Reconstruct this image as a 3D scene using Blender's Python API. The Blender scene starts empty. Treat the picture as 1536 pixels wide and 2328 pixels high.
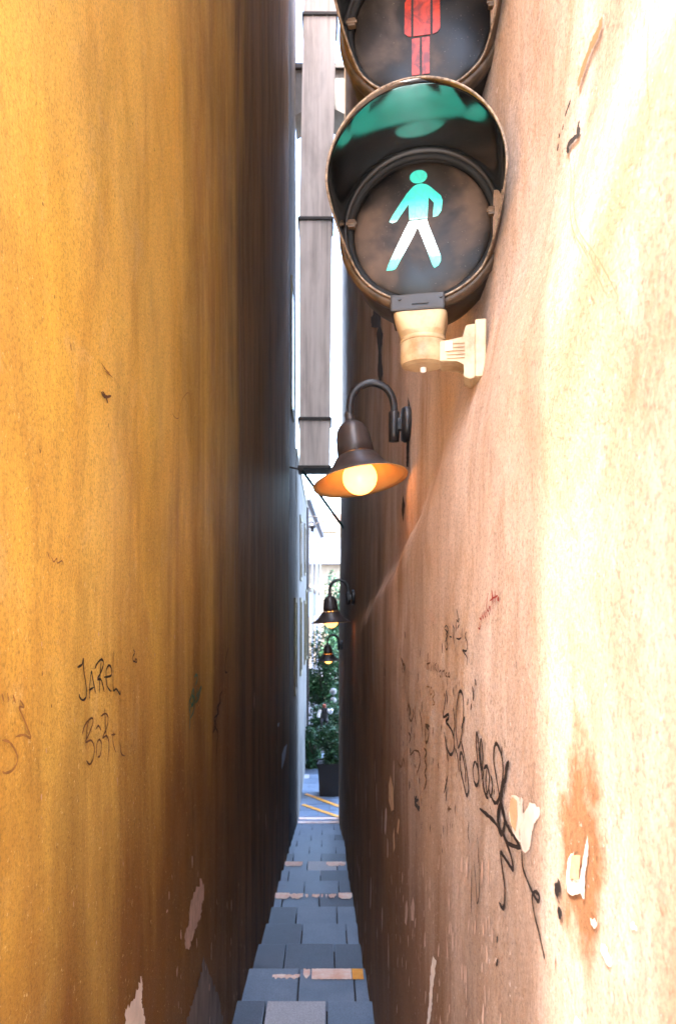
import bpy, bmesh, math, random
from mathutils import Vector, Matrix, noise
R = math.radians
random.seed(7)
scene = bpy.context.scene

# ------------------------------------------------------------------ camera
EYE = 1.38
FPX, VX, VY = 1700.0, 740.0, 1380.0          # focal length and vanishing point in photo pixels (1536x2328)
cd = bpy.data.cameras.new("camera"); cam = bpy.data.objects.new("camera", cd)
scene.collection.objects.link(cam); scene.camera = cam
cam.location = (0, 0, EYE); cam.rotation_euler = (R(90), 0, 0)
cd.sensor_fit = 'VERTICAL'; cd.sensor_height = 36; cd.sensor_width = 24
cd.lens = 36 * FPX / 2328
cd.shift_y = (VY - 1164) / 2328; cd.shift_x = (768 - VX) / 2328
cd.clip_start = 0.02; cd.clip_end = 3000
cd.dof.use_dof = True; cd.dof.focus_distance = 1.15; cd.dof.aperture_fstop = 11.0

# ------------------------------------------------------------------ light
EXPOSURE = 4.5
SUN_EL, SUN_DIR = R(62), Vector((0.70, 1.0))    # horizontal direction the light travels in
world = bpy.data.worlds.new("World"); scene.world = world; world.use_nodes = True
wn = world.node_tree; bg = wn.nodes["Background"]
sky = wn.nodes.new("ShaderNodeTexSky"); sky.sky_type = 'NISHITA'; sky.sun_disc = False
sky.sun_elevation = SUN_EL
sky.sun_rotation = math.atan2(-SUN_DIR.x, -SUN_DIR.y)
sky.dust_density = 2.0; sky.air_density = 1.0
wn.links.new(sky.outputs[0], bg.inputs[0]); bg.inputs[1].default_value = 0.13
sd = bpy.data.lights.new("sun", 'SUN'); sd.energy = 2.1; sd.angle = R(1.6); sd.color = (1.0, 0.97, 0.95)
sun = bpy.data.objects.new("sun", sd); scene.collection.objects.link(sun)
dv = Vector((SUN_DIR.normalized().x * math.cos(SUN_EL), SUN_DIR.normalized().y * math.cos(SUN_EL), -math.sin(SUN_EL)))
sun.rotation_euler = dv.to_track_quat('-Z', 'Y').to_euler(); sun.location = (-3, -6, 9)
scene.view_settings.view_transform = 'Standard'; scene.view_settings.look = 'None'
scene.view_settings.exposure = EXPOSURE; scene.view_settings.gamma = 1
scene.render.resolution_x, scene.render.resolution_y = 675, 1024
scene.render.engine = 'CYCLES'
scene.cycles.max_bounces = 14; scene.cycles.diffuse_bounces = 10; scene.cycles.glossy_bounces = 6

# ------------------------------------------------------------------ helpers
def W(px, py, d):
    return Vector(((px - VX) * d / FPX, d, EYE + (VY - py) * d / FPX))
def sm(a, b, t):
    t = max(0.0, min(1.0, (t - a) / (b - a))); return t * t * (3 - 2 * t)
def tag(o, label=None, cat=None, group=None, kind=None):
    if label: o['label'] = label
    if cat: o['category'] = cat
    if group: o['group'] = group
    if kind: o['kind'] = kind
    return o
def empty(name, loc, rz=0.0):
    o = bpy.data.objects.new(name, None); scene.collection.objects.link(o)
    o.empty_display_size = 0.1
    o.location = loc; o.rotation_euler = (0, 0, rz); o['_m'] = 0; del o['_m']
    return o
def rootm(o):
    return Matrix.Translation(o.location) @ o.rotation_euler.to_matrix().to_4x4()
def obj(name, bm, mats, parent=None, world=False, smooth=False, recalc=True):
    """world=True: vertices are in world space, converted to the parent's frame"""
    if world and parent is not None:
        m = rootm(parent)
        if parent.parent: m = rootm(parent.parent) @ m
        bmesh.ops.transform(bm, matrix=m.inverted(), verts=bm.verts)
    if recalc: bmesh.ops.recalc_face_normals(bm, faces=bm.faces)
    me = bpy.data.meshes.new(name); bm.to_mesh(me); bm.free()
    for m in (mats if isinstance(mats, (list, tuple)) else [mats]): me.materials.append(m)
    if smooth:
        for p in me.polygons: p.use_smooth = True
    o = bpy.data.objects.new(name, me); scene.collection.objects.link(o)
    if parent is not None: o.parent = parent
    return o
def box(bm, x0, x1, y0, y1, z0, z1, mi=0, bevel=0.0):
    r = bmesh.ops.create_cube(bm, size=1.0)
    vs = r['verts']
    for v in vs:
        v.co = Vector((x0 + (v.co.x + .5) * (x1 - x0), y0 + (v.co.y + .5) * (y1 - y0), z0 + (v.co.z + .5) * (z1 - z0)))
    fs = set(f for v in vs for f in v.link_faces)
    for f in fs: f.material_index = mi
    if bevel > 0:
        es = set(e for f in fs for e in f.edges)
        bmesh.ops.bevel(bm, geom=list(es), offset=bevel, segments=2, affect='EDGES', profile=0.6)
def prism(bm, pts, dirv, mi=0):
    """closed polygon pts (3D) extruded along dirv"""
    a = [bm.verts.new(p) for p in pts]; b = [bm.verts.new(Vector(p) + Vector(dirv)) for p in pts]
    n = len(pts); fs = [bm.faces.new(a), bm.faces.new(b[::-1])]
    for i in range(n): fs.append(bm.faces.new((a[i], b[i], b[(i + 1) % n], a[(i + 1) % n])))
    for f in fs: f.material_index = mi
    return fs
def lathe(bm, prof, seg=48, axis='Z', mat=None, mi=0, closed=False):
    """prof: list of (r, h)"""
    rings = []
    for r, h in prof:
        ring = []
        for k in range(seg):
            a = 2 * math.pi * k / seg
            c, s = r * math.cos(a), r * math.sin(a)
            p = Vector((c, s, h)) if axis == 'Z' else (Vector((c, h, s)) if axis == 'Y' else Vector((h, c, s)))
            if mat is not None: p = mat @ p
            ring.append(bm.verts.new(p))
        rings.append(ring)
    for i in range(len(rings) - 1 + (1 if closed else 0)):
        A, B = rings[i], rings[(i + 1) % len(rings)]
        for k in range(seg):
            f = bm.faces.new((A[k], A[(k + 1) % seg], B[(k + 1) % seg], B[k])); f.material_index = mi
    if not closed:
        for ring, (r, h) in ((rings[0], prof[0]), (rings[-1], prof[-1])):
            if r > 1e-6:
                f = bm.faces.new(ring); f.material_index = mi
    return rings
def tube(bm, pts, rad, seg=12, mi=0, closed=False):
    pts = [Vector(p) for p in pts]; n = len(pts); rings = []
    up = Vector((0.13, 0.97, 0.2)).normalized()
    for i, p in enumerate(pts):
        if closed: t = (pts[(i + 1) % n] - pts[i - 1]).normalized()
        else: t = (pts[min(i + 1, n - 1)] - pts[max(i - 1, 0)]).normalized()
        u = t.cross(up)
        if u.length < 1e-4: u = t.cross(Vector((0, 0, 1)))
        u.normalize(); v = t.cross(u)
        r = rad[i] if isinstance(rad, (list, tuple)) else rad
        rings.append([bm.verts.new(p + (u * math.cos(2 * math.pi * k / seg) + v * math.sin(2 * math.pi * k / seg)) * r) for k in range(seg)])
    m = n if closed else n - 1
    for i in range(m):
        A, B = rings[i], rings[(i + 1) % n]
        for k in range(seg):
            f = bm.faces.new((A[k], A[(k + 1) % seg], B[(k + 1) % seg], B[k])); f.material_index = mi
    if not closed:
        bm.faces.new(rings[0]).material_index = mi; bm.faces.new(rings[-1][::-1]).material_index = mi
def spline(pts, n=8):
    pts = [Vector(p) for p in pts]; out = []
    for i in range(len(pts) - 1):
        p0, p1, p2, p3 = pts[max(i - 1, 0)], pts[i], pts[i + 1], pts[min(i + 2, len(pts) - 1)]
        for k in range(n):
            t = k / n
            out.append(0.5 * ((2 * p1) + (p2 - p0) * t + (2 * p0 - 5 * p1 + 4 * p2 - p3) * t * t + (3 * p1 - p0 - 3 * p2 + p3) * t ** 3))
    out.append(pts[-1]); return out

# ------------------------------------------------------------------ materials
class NT:
    def __init__(s, name):
        s.m = bpy.data.materials.new(name); s.m.use_nodes = True
        s.t = s.m.node_tree; s.b = s.t.nodes["Principled BSDF"]
        s.co = s.t.nodes.new("ShaderNodeTexCoord")
    def map(s, scale=(1, 1, 1), rot=(0, 0, 0), loc=(0, 0, 0)):
        n = s.t.nodes.new("ShaderNodeMapping"); n.inputs['Scale'].default_value = scale
        n.inputs['Rotation'].default_value = rot; n.inputs['Location'].default_value = loc
        s.t.links.new(s.co.outputs['Object'], n.inputs[0]); return n.outputs[0]
    def noise(s, vec, scale, detail=6, rough=0.6, dist=0.0):
        n = s.t.nodes.new("ShaderNodeTexNoise"); n.inputs['Scale'].default_value = scale
        n.inputs['Detail'].default_value = detail; n.inputs['Roughness'].default_value = rough
        n.inputs['Distortion'].default_value = dist
        s.t.links.new(vec, n.inputs['Vector']); return n.outputs['Fac']
    def ramp(s, fac, stops):
        n = s.t.nodes.new("ShaderNodeValToRGB"); e = n.color_ramp.elements
        while len(e) < len(stops): e.new(0.5)
        for k, (p, c) in enumerate(stops):
            e[k].position = p; e[k].color = (c, c, c, 1) if isinstance(c, (int, float)) else (*c, 1)
        s.t.links.new(fac, n.inputs[0]); return n.outputs[0]
    def mix(s, fac, a, b, mode='MIX'):
        n = s.t.nodes.new("ShaderNodeMix"); n.data_type = 'RGBA'; n.blend_type = mode
        for sock, v in ((n.inputs[0], fac), (n.inputs[6], a), (n.inputs[7], b)):
            if isinstance(v, (int, float)): sock.default_value = v
            elif isinstance(v, tuple): sock.default_value = (*v, 1)
            else: s.t.links.new(v, sock)
        return n.outputs[2]
    def math(s, op, a, b=0.0):
        n = s.t.nodes.new("ShaderNodeMath"); n.operation = op
        for sock, v in ((n.inputs[0], a), (n.inputs[1], b)):
            if isinstance(v, (int, float)): sock.default_value = v
            else: s.t.links.new(v, sock)
        return n.outputs[0]
    def bump(s, h, strength, dist, prev=None):
        n = s.t.nodes.new("ShaderNodeBump"); n.inputs['Strength'].default_value = strength
        n.inputs['Distance'].default_value = dist; s.t.links.new(h, n.inputs['Height'])
        if prev is not None: s.t.links.new(prev, n.inputs['Normal'])
        return n.outputs[0]
    def set(s, name, v):
        if isinstance(v, (int, float)): s.b.inputs[name].default_value = v
        elif isinstance(v, tuple): s.b.inputs[name].default_value = (*v, 1)
        else: s.t.links.new(v, s.b.inputs[name])
        return s

def simple(name, col, rough=0.6, metal=0.0, var=0.25, scale=20.0, bump=0.0, col2=None, spec=0.5, stretch=(1, 1, 1)):
    m = NT(name); v = m.map(stretch); n = m.noise(v, scale, 6)
    c2 = col2 if col2 else tuple(c * (1 - var) for c in col)
    m.set('Base Color', m.ramp(n, [(0.35, c2), (0.65, col)])).set('Metallic', metal).set('Specular IOR Level', spec)
    m.set('Roughness', m.ramp(n, [(0.3, max(0, rough - .08)), (0.7, min(1, rough + .08))]))
    if bump: m.set('Normal', m.bump(m.noise(v, scale * 6, 4), bump, 0.002))
    return m.m

def plaster(name, c_main, c_alt, c_stain, c_pale, stain=0.5, streak=0.5, rough=0.75, b1=0.5, seed=0.0, grime_shade=None, pale=0.5, spec=0.22, deep=None, blob=None):
    m = NT(name)
    vs = m.map((1, 1, 0.26), loc=(seed, seed, seed)); vb = m.map((1, 1, 0.55), loc=(seed * 2, 0, seed)); v1 = m.map((1, 1, 1), loc=(0, seed, 0))
    big = m.noise(vb, 2.2, 7, 0.62, 0.4); st = m.noise(vs, 6, 10, 0.66, 0.6); mid = m.noise(v1, 9, 8, 0.65, 0.6); fine = m.noise(v1, 140, 5, 0.7)
    col = m.mix(m.ramp(big, [(0.38, 0.0), (0.64, 1.0)]), c_main, c_alt)
    col = m.mix(m.math('MULTIPLY', m.ramp(st, [(0.5, 0.0), (0.72, 1.0)]), streak), col, c_stain)
    big2 = m.noise(m.map((1, 1, 0.35), loc=(7 + seed, 3, 1)), 3.1, 9, 0.7, 0.8)
    col = m.mix(m.math('MULTIPLY', m.ramp(big2, [(0.5, 0.0), (0.66, 1.0)]), stain), col, c_stain)
    col = m.mix(m.math('MULTIPLY', m.ramp(mid, [(0.56, 0.0), (0.74, 1.0)]), pale), col, c_pale)
    gr = m.noise(m.map((1, 1, .9), loc=(2, seed, 4)), 210, 5, .75, .2)
    cr = m.noise(m.map((1, 1, .5), loc=(6, seed, 2)), 15, 8, .7, 1.2)
    col = m.mix(m.math('MULTIPLY', m.ramp(cr, [(.36, .35), (.50, 0.0)]), stain), col, c_stain)
    fine = m.noise(v1, 240, 4, .85)
    col = m.mix(m.ramp(fine, [(0.36, 0.5), (0.52, 0.0)]), col, tuple(c * .45 for c in c_main))
    if grime_shade:                                # dirt near the wall foot, alley shade painted in with it, ragged upper edge
        z0, z1, gc, gf = grime_shade
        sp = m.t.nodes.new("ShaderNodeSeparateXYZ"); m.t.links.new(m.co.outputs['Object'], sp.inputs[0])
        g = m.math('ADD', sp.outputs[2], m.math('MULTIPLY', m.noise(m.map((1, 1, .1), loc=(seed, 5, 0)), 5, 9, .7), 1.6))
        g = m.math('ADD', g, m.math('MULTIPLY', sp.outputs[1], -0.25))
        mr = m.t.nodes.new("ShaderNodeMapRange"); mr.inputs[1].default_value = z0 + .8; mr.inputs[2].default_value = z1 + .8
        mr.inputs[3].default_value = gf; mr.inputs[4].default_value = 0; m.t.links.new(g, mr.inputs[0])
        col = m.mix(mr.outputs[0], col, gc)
    if blob:                                 # one brown bloom, soft ragged outline
        vsb = m.t.nodes.new("ShaderNodeVectorMath"); vsb.operation = 'SUBTRACT'; m.t.links.new(m.co.outputs['Object'], vsb.inputs[0]); vsb.inputs[1].default_value = (0, blob[0], blob[1])
        vm2 = m.t.nodes.new("ShaderNodeVectorMath"); vm2.operation = 'MULTIPLY'; m.t.links.new(vsb.outputs[0], vm2.inputs[0]); vm2.inputs[1].default_value = (0, 1 / .055, 1 / .10)
        ln = m.t.nodes.new("ShaderNodeVectorMath"); ln.operation = 'LENGTH'; m.t.links.new(vm2.outputs[0], ln.inputs[0])
        g = m.math('ADD', ln.outputs['Value'], m.math('MULTIPLY', m.noise(m.map(), 22, 6, .6), 1.5))
        col = m.mix(m.ramp(m.math('MULTIPLY', g, .5), [(.70, .95), (.92, 0.0)]), col, (.34, .155, .065))
    if deep:                                 # darker render farther along, fading alley light put into its colour, ragged streaky edge
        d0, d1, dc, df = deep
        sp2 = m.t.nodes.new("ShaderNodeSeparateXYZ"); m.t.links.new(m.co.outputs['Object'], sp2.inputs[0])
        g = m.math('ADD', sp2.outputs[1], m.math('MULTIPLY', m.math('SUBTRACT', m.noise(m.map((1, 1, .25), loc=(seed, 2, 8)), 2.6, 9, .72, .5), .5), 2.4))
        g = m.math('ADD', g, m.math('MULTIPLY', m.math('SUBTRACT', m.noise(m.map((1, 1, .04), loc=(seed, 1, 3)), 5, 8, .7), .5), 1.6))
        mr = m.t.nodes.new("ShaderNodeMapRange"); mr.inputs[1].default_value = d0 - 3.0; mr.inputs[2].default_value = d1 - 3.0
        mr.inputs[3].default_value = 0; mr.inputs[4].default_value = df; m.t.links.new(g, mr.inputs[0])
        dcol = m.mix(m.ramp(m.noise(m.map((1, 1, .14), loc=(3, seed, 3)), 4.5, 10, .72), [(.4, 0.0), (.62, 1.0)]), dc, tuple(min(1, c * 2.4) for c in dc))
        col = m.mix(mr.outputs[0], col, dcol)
    # sandy grain and trowelled blotches of the render itself, over everything
    col = m.mix(1.0, col, m.ramp(gr, [(.36, .62), (.47, .90), (.55, 1.0)]), 'MULTIPLY')
    bl = m.noise(m.map((1, 1, .7), loc=(seed, 4, 9)), 3.2, 9, .62, .6)
    col = m.mix(1.0, col, m.ramp(bl, [(.36, .80), (.52, .96), (.62, 1.0)]), 'MULTIPLY')
    col = m.mix(m.ramp(m.noise(v1, 95, 3, .8), [(.64, 0.0), (.70, .5)]), col, c_pale)
    m.set('Base Color', col).set('Specular IOR Level', spec)
    m.set('Roughness', m.ramp(st, [(0.3, rough - .1), (0.7, rough + .12)]))
    h = m.math('ADD', m.math('MULTIPLY', m.noise(v1, 28, 8, .6, .5), 1.0), m.math('MULTIPLY', m.noise(v1, 5, 4, .5), 1.3))
    nb = m.bump(h, b1 * .55, 0.008)
    nb = m.bump(m.noise(v1, 170, 6, .75), 0.7, 0.003, nb)
    m.set('Normal', nb)
    return m.m

M = {}
M['ochre'] = plaster('ochre plaster', (.90, .64, .16), (.87, .56, .095), (.52, .28, .06), (.90, .74, .38), stain=.6, streak=.35, deep=(1.7, 3.3, (.11, .058, .026), .9), rough=.62, seed=1.0, grime_shade=(1.1, 2.0, (.21, .088, .022), .93), pale=.35)
M['peach'] = plaster('peach plaster', (.80, .63, .53), (.77, .54, .39), (.44, .24, .11), (.88, .77, .70), stain=.7, streak=.5, deep=(1.9, 4.6, (.16, .088, .040), .88), rough=.72, b1=.75, seed=4.0, blob=(-2.373, 1.175), grime_shade=(1.05, 2.0, (.20, .092, .036), .92), pale=.5)
M['pale'] = plaster('pale grey plaster', (.24, .235, .23), (.19, .185, .18), (.12, .115, .11), (.34, .33, .32), stain=.5, streak=.6, rough=.8, seed=9.0)
M['pale_sooty'] = plaster('sooty pale plaster', (.38, .39, .41), (.24, .25, .27), (.10, .10, .11), (.55, .55, .55), stain=.5, streak=.6, rough=.8, seed=9.0, grime_shade=(2.2, 3.6, (.055, .05, .045), .93))
M['white'] = plaster('white render', (.36, .34, .37), (.32, .30, .33), (.22, .20, .23), (.40, .40, .40), stain=.2, streak=.2, rough=.85, seed=2.0)
M['cream'] = plaster('cream render', (.28, .23, .17), (.24, .19, .14), (.16, .13, .10), (.3, .27, .23), stain=.25, streak=.25, rough=.85, seed=3.0)

def stone_mat(name, c1, c2, seed=0):
    m = NT(name); v = m.map(loc=(seed, seed, seed))
    n = m.noise(v, 4, 6, .6); f = m.noise(v, 230, 4, .8)
    c = m.ramp(n, [(0.35, c1), (0.68, c2)])
    c = m.mix(m.ramp(f, [(0.42, .55), (0.58, 0.0)]), c, tuple(x * .45 for x in c1))
    c = m.mix(m.ramp(m.noise(v, 300, 3, .7), [(0.60, 0.0), (0.72, .6)]), c, tuple(min(1, x * 1.9) for x in c2))
    m.set('Base Color', c).set('Roughness', m.ramp(n, [(.3, .38), (.7, .6)])).set('Specular IOR Level', .6)
    m.set('Normal', m.bump(f, .35, .002)); return m.m
M['slab'] = stone_mat('blue grey paving slab', (.12, .175, .26), (.23, .30, .41))
M['slab_dark'] = stone_mat('dark paving slab', (.06, .085, .13), (.13, .165, .22), 3)
M['slab_light'] = stone_mat('light granite slab', (.36, .37, .42), (.52, .53, .58), 6)
M['grout'] = simple('black grout', (.035, .03, .028), .95)
def worn_paint(name, c1, c2):
    m = NT(name); v = m.map(); n = m.noise(v, 12, 8, .7)
    m.set('Base Color', m.ramp(n, [(.38, c1), (.6, c2)])).set('Roughness', .6)
    m.set('Normal', m.bump(m.noise(v, 150, 4, .7), .3, .001)); return m.m
M['paint_pink'] = worn_paint('worn pale pink line paint', (.78, .46, .33), (.90, .74, .67))
M['paint_orange'] = worn_paint('worn orange line paint', (.75, .27, .02), (.85, .42, .07))
M['paving'] = stone_mat('square paving', (.11, .115, .13), (.17, .175, .19), 8)
M['paving_light'] = stone_mat('pale granite paving', (.45, .44, .42), (.58, .57, .54), 12)
M['metal_black'] = simple('black painted metal', (.022, .021, .023), .42, 0.0, .4, 30, .15)
M['shade_out'] = simple('sooty black enamel', (.030, .024, .024), .38, 0.0, .4, 18, .2, col2=(.055, .040, .036))
M['enamel_in'] = simple('cream enamel', (.55, .29, .09), .45, 0, .15, 12)
M['rubber'] = simple('black rubber', (.006, .0055, .005), .8, 0, .3, 30)

def visor_in():
    m = NT('glossy black visor lining'); v = m.map(); n = m.noise(v, 7, 6, .6, .5)
    m.set('Base Color', m.ramp(n, [(.4, (.001, .002, .002)), (.75, (.003, .004, .004))])).set('IOR', 2.5)
    m.set('Roughness', m.ramp(m.noise(v, 14, 5, .6), [(.35, .03), (.75, .10)]))
    m.set('Normal', m.bump(m.noise(m.map((3, 22, 3), (0, 0, .5)), 26, 4, .6), .05, .001))
    m.set('Coat Weight', .6).set('Coat Roughness', .06); return m.m
M['visor_in'] = visor_in()
M['visor_out'] = simple('dirty brown visor paint', (.15, .085, .038), .5, 0, .5, 24, .3, col2=(.05, .026, .014))
M['lip'] = simple('scuffed visor edge', (.34, .25, .17), .6, .1, .5, 160, .5, col2=(.10, .07, .05))
M['housing'] = simple('dark signal housing', (.016, .012, .010), .5, 0, .4, 30, .2)
M['housing_rim'] = simple('weathered housing rim', (.10, .06, .033), .5, 0, .6, 40, .4, col2=(.02, .013, .009))
def lens_mat(name, tint):
    m = NT(name); v = m.map(); n = m.noise(v, 9, 4, .5, .3)
    c = m.ramp(n, [(.38, (.006, .005, .005)), (.5, (.020, .014, .010)), (.64, tint)])
    c = m.mix(m.ramp(m.noise(v, 300, 3, .8), [(.66, 0.0), (.75, .6)]), c, (.35, .28, .2))
    m.set('Base Color', c).set('Roughness', m.ramp(n, [(.35, .30), (.65, .60)]))
    m.set('Specular IOR Level', .22); return m.m
M['lens'] = lens_mat('smudged dark lens', (.095, .058, .038))
M['lens2'] = lens_mat('dusty grey lens', (.085, .058, .044))
def cream_plastic():
    m = NT('yellowed cream plastic'); v = m.map(); n = m.noise(v, 22, 7, .6)
    c = m.ramp(n, [(.34, (.26, .145, .06)), (.52, (.44, .31, .17))])
    c = m.mix(m.ramp(m.noise(v, 55, 6, .7, 1.), [(.62, 0.0), (.72, .75)]), c, (.22, .11, .05))
    m.set('Base Color', c).set('Roughness', .5).set('Normal', m.bump(m.noise(v, 120, 4), .2, .001)); return m.m
M['cream_plastic'] = cream_plastic()
M['sticker'] = simple('white sticker', (.82, .76, .68), .5, 0, .06, 30)
def emis(name, stops, zlo, zhi, k):
    m = NT(name); sp = m.t.nodes.new("ShaderNodeSeparateXYZ"); m.t.links.new(m.co.outputs['Object'], sp.inputs[0])
    mr = m.t.nodes.new("ShaderNodeMapRange"); mr.inputs[1].default_value = zlo; mr.inputs[2].default_value = zhi
    m.t.links.new(sp.outputs[2], mr.inputs[0])
    c = m.ramp(mr.outputs[0], stops)
    vo = m.t.nodes.new("ShaderNodeTexVoronoi"); vo.feature = 'DISTANCE_TO_EDGE'; vo.inputs['Scale'].default_value = 130
    m.t.links.new(m.map((1, 1, .5)), vo.inputs['Vector'])
    f = m.ramp(vo.outputs['Distance'], [(0.0, .40), (.14, 1.0)])
    c = m.mix(1.0, c, f, 'MULTIPLY')
    m.set('Base Color', (.02, .15, .12)).set('Emission Color', c).set('Emission Strength', k).set('Roughness', .3); return m.m
G = 2 ** -EXPOSURE
M['green_man'] = emis('lit green figure', [(0.0, (.01, .17, .12)), (.12, (.06, .32, .26)), (.24, (.7, .8, .8)), (.46, (.7, .8, .8)), (.52, (.08, .32, .26)), (.70, (.0, .145, .10)), (1, (.0, .115, .078))], -.064, .088, 6.2 * G)
m = NT('unlit red figure'); v = m.map()
m.set('Base Color', m.ramp(m.noise(v, 45, 5, .6, 1.), [(.35, (.13, .010, .004)), (.6, (.42, .030, .008))])).set('Roughness', .35).set('Specular IOR Level', .3)
M['red_man'] = m.m
def glow(name, col, k):
    m = NT(name); v = m.map(); f = m.ramp(m.noise(v, 110, 3, .6), [(.28, .45), (.36, 1.0)])
    m.set('Base Color', (.7, .5, .3)).set('Emission Color', m.mix(1.0, col, f, 'MULTIPLY')).set('Emission Strength', k).set('Roughness', .3); return m.m
M['bulb'] = glow('warm lit globe', (1.0, .37, .075), 1.0)
def duct_mat():
    m = NT('weathered duct board'); vs = m.map((1, 1, .05)); n = m.noise(vs, 14, 8, .65); b = m.noise(m.map((1, 1, .4)), 3, 6)
    c = m.ramp(n, [(.32, (.40, .33, .29)), (.5, (.70, .61, .55)), (.68, (.82, .74, .69))])
    c = m.mix(m.ramp(b, [(.5, 0.), (.7, .5)]), c, (.20, .15, .13))
    m.set('Base Color', c).set('Roughness', .65).set('Normal', m.bump(n, .25, .004)); return m.m
M['duct'] = duct_mat()
M['dark_metal'] = simple('dark rusty steel', (.06, .05, .045), .6, .3, .4, 20, .2)
M['green_rod'] = simple('dark green painted rod', (.02, .07, .065), .45, .1, .3, 30)
M['glass_dark'] = simple('dark window glass', (.02, .022, .025), .12, 0, .3, 5)
M['olive'] = simple('olive painted frame', (.16, .14, .07), .6, 0, .3, 20)
M['roof_grey'] = simple('grey roof tiles', (.10, .11, .13), .8, 0, .4, 9, .3)
M['roof_red'] = simple('faded tile roof', (.22, .12, .08), .8, 0, .35, 9, .3)
M['black_ink'] = simple('black marker ink', (.022, .014, .012), .6, 0, .3, 60)
M['brown_ink'] = simple('faded brown ink', (.16, .075, .028), .7, 0, .4, 60)
M['faint_ink'] = simple('faint rubbed ink', (.36, .18, .07), .75, 0, .4, 60)
M['faint_ink_ochre'] = simple('faint ink on ochre', (.34, .17, .045), .75, 0, .4, 60)
M['green_ink'] = simple('green marker ink', (.01, .13, .09), .6, 0, .3, 60)
M['red_ink'] = simple('red pencil', (.40, .04, .02), .7, 0, .3, 60)
M['chip_white'] = simple('bare white plaster', (.86, .75, .66), .85, 0, .2, 30, .4)
M['chip_pink'] = simple('bare pinkish plaster', (.64, .44, .34), .85, 0, .3, 30, .4)
M['chip_grey'] = simple('bare grey render', (.26, .21, .185), .9, 0, .5, 18, .5, stretch=(1, 1, .3))
M['chip_orange'] = simple('bare orange plaster', (.74, .47, .26), .85, 0, .3, 40, .4)
M['chip_blue'] = simple('bare bluish plaster', (.62, .70, .80), .8, 0, .3, 20, .3)
M['chip_dark'] = simple('dark crack', (.035, .02, .014), .9, 0, .5, 60)
M['damp'] = simple('damp', (.46, .24, .11), .8, 0, .3, 6, .3)
M['black_pot'] = simple('black planter plastic', (.015, .015, .016), .5, 0, .3, 10)
M['soil'] = simple('dark soil', (.03, .02, .015), .95, 0, .4, 30)
M['bark'] = simple('brown bark', (.09, .06, .04), .9, 0, .5, 20, .4)
def leafm(name, c1, c2, tr=0.25):
    m = NT(name); n = m.noise(m.map(), 5, 3)
    m.set('Base Color', m.ramp(n, [(.35, c1), (.65, c2)])).set('Roughness', .45).set('Subsurface Weight', 0.0); return m.m
M['leaf_dark'] = leafm('dark leaves', (.012, .04, .014), (.03, .09, .025))
M['leaf_mid'] = leafm('green leaves', (.03, .11, .05), (.07, .20, .08))
M['leaf_pale'] = leafm('pale green leaves', (.07, .20, .11), (.16, .34, .18))
M['globe_white'] = simple('frosted white globe', (.20, .21, .22), .35, 0, .08, 10)
M['cloth_white'] = simple('white cloth', (.82, .82, .85), .8, 0, .08, 20)
M['cloth_black'] = simple('black cloth', (.02, .02, .022), .8, 0, .2, 20)
M['hat_red'] = simple('reddish head', (.38, .09, .05), .7, 0, .2, 20)
M['hill'] = simple('hazy hillside', (.15, .16, .11), .95, 0, .3, .06)

# ------------------------------------------------------------------ wall surfaces
def nz(x, y, z): return noise.noise(Vector((x, y, z)))
def xr(d, z):
    """inner face of the right building at depth d and height z over the eye"""
    x = 0.176 + 0.020 * (1 - sm(1.2, 3.2, d)) + .016 * (1 - sm(.5, 1.2, d))
    k = 1 - sm(2.6, 4.6, d)
    lo = 0.35 - .130 * d; hi = lo + .26 - .13 * sm(1.1, 2.0, d)
    x += ((.042 + .010 * sm(1.2, 1.9, d)) * k) * sm(lo, hi, z + .05 * nz(d * 3, z * 2, 5))           # chamfered plinth that follows the stair slope
    x += .006 * max(0, z)                                                 # the wall leans back above
    x += .012 * nz(d * .9, z * .7, 1.3) + .005 * nz(d * 3.1, z * 2.2, 8.3) + .0022 * nz(d * 8, z * 6, 2.1)
    x -= .010 * sm(6.8, 9.4, d) * (1 - sm(-.2, .8, z))
    return x
def xl(d, z):
    x = -0.362 + .025 * sm(1.5, 5.0, d)
    x += .010 * nz(d * .8 + 9, z * .6, 4.7) + .0035 * nz(d * 2.7, z * 2.0, 12.3) + .0015 * nz(d * 7, z * 5, 22.1)
    return x
def steps_list(a, b, s0, s1, k):
    out = [a]; s = s0
    while out[-1] < b: out.append(out[-1] + s); s = min(s1, s * k)
    out[-1] = b; return out
def wall_mesh(fn, ys, zs, xout, holes=()):
    """inner face = fine grid, then closed out to xout. z are heights over the eye"""
    bm = bmesh.new(); g = [[bm.verts.new((fn(y, z), y, EYE + z)) for z in zs] for y in ys]
    for i in range(len(ys) - 1):
        for j in range(len(zs) - 1):
            bm.faces.new((g[i][j], g[i + 1][j], g[i + 1][j + 1], g[i][j + 1]))
    loop = [g[i][0] for i in range(len(ys))] + [g[-1][j] for j in range(1, len(zs))] + \
           [g[i][-1] for i in range(len(ys) - 2, -1, -1)] + [g[0][j] for j in range(len(zs) - 2, 0, -1)]
    o = [bm.verts.new((xout, v.co.y, v.co.z)) for v in loop]
    n = len(loop)
    for i in range(n): bm.faces.new((loop[i], o[i], o[(i + 1) % n], loop[(i + 1) % n]))
    bm.faces.new(o[::-1])
    for f in bm.faces: f.smooth = len(f.verts) == 4 and max((v.co - f.verts[0].co).length for v in f.verts) < .8
    return bm
ZTOP = 7.3; GL = -2.66                                # lower square level below the eye
LEFT0 = -0.09                                          # where the left building begins (behind the viewer)
zs = steps_list(-2.75, -2.4, .05, .05, 1) [:-1] + steps_list(-2.4, 2.2, .028, .028, 1)[:-1] + steps_list(2.2, ZTOP, .05, .3, 1.1)
ysL = steps_list(LEFT0, 6.85, .014, .07, 1.006)
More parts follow.
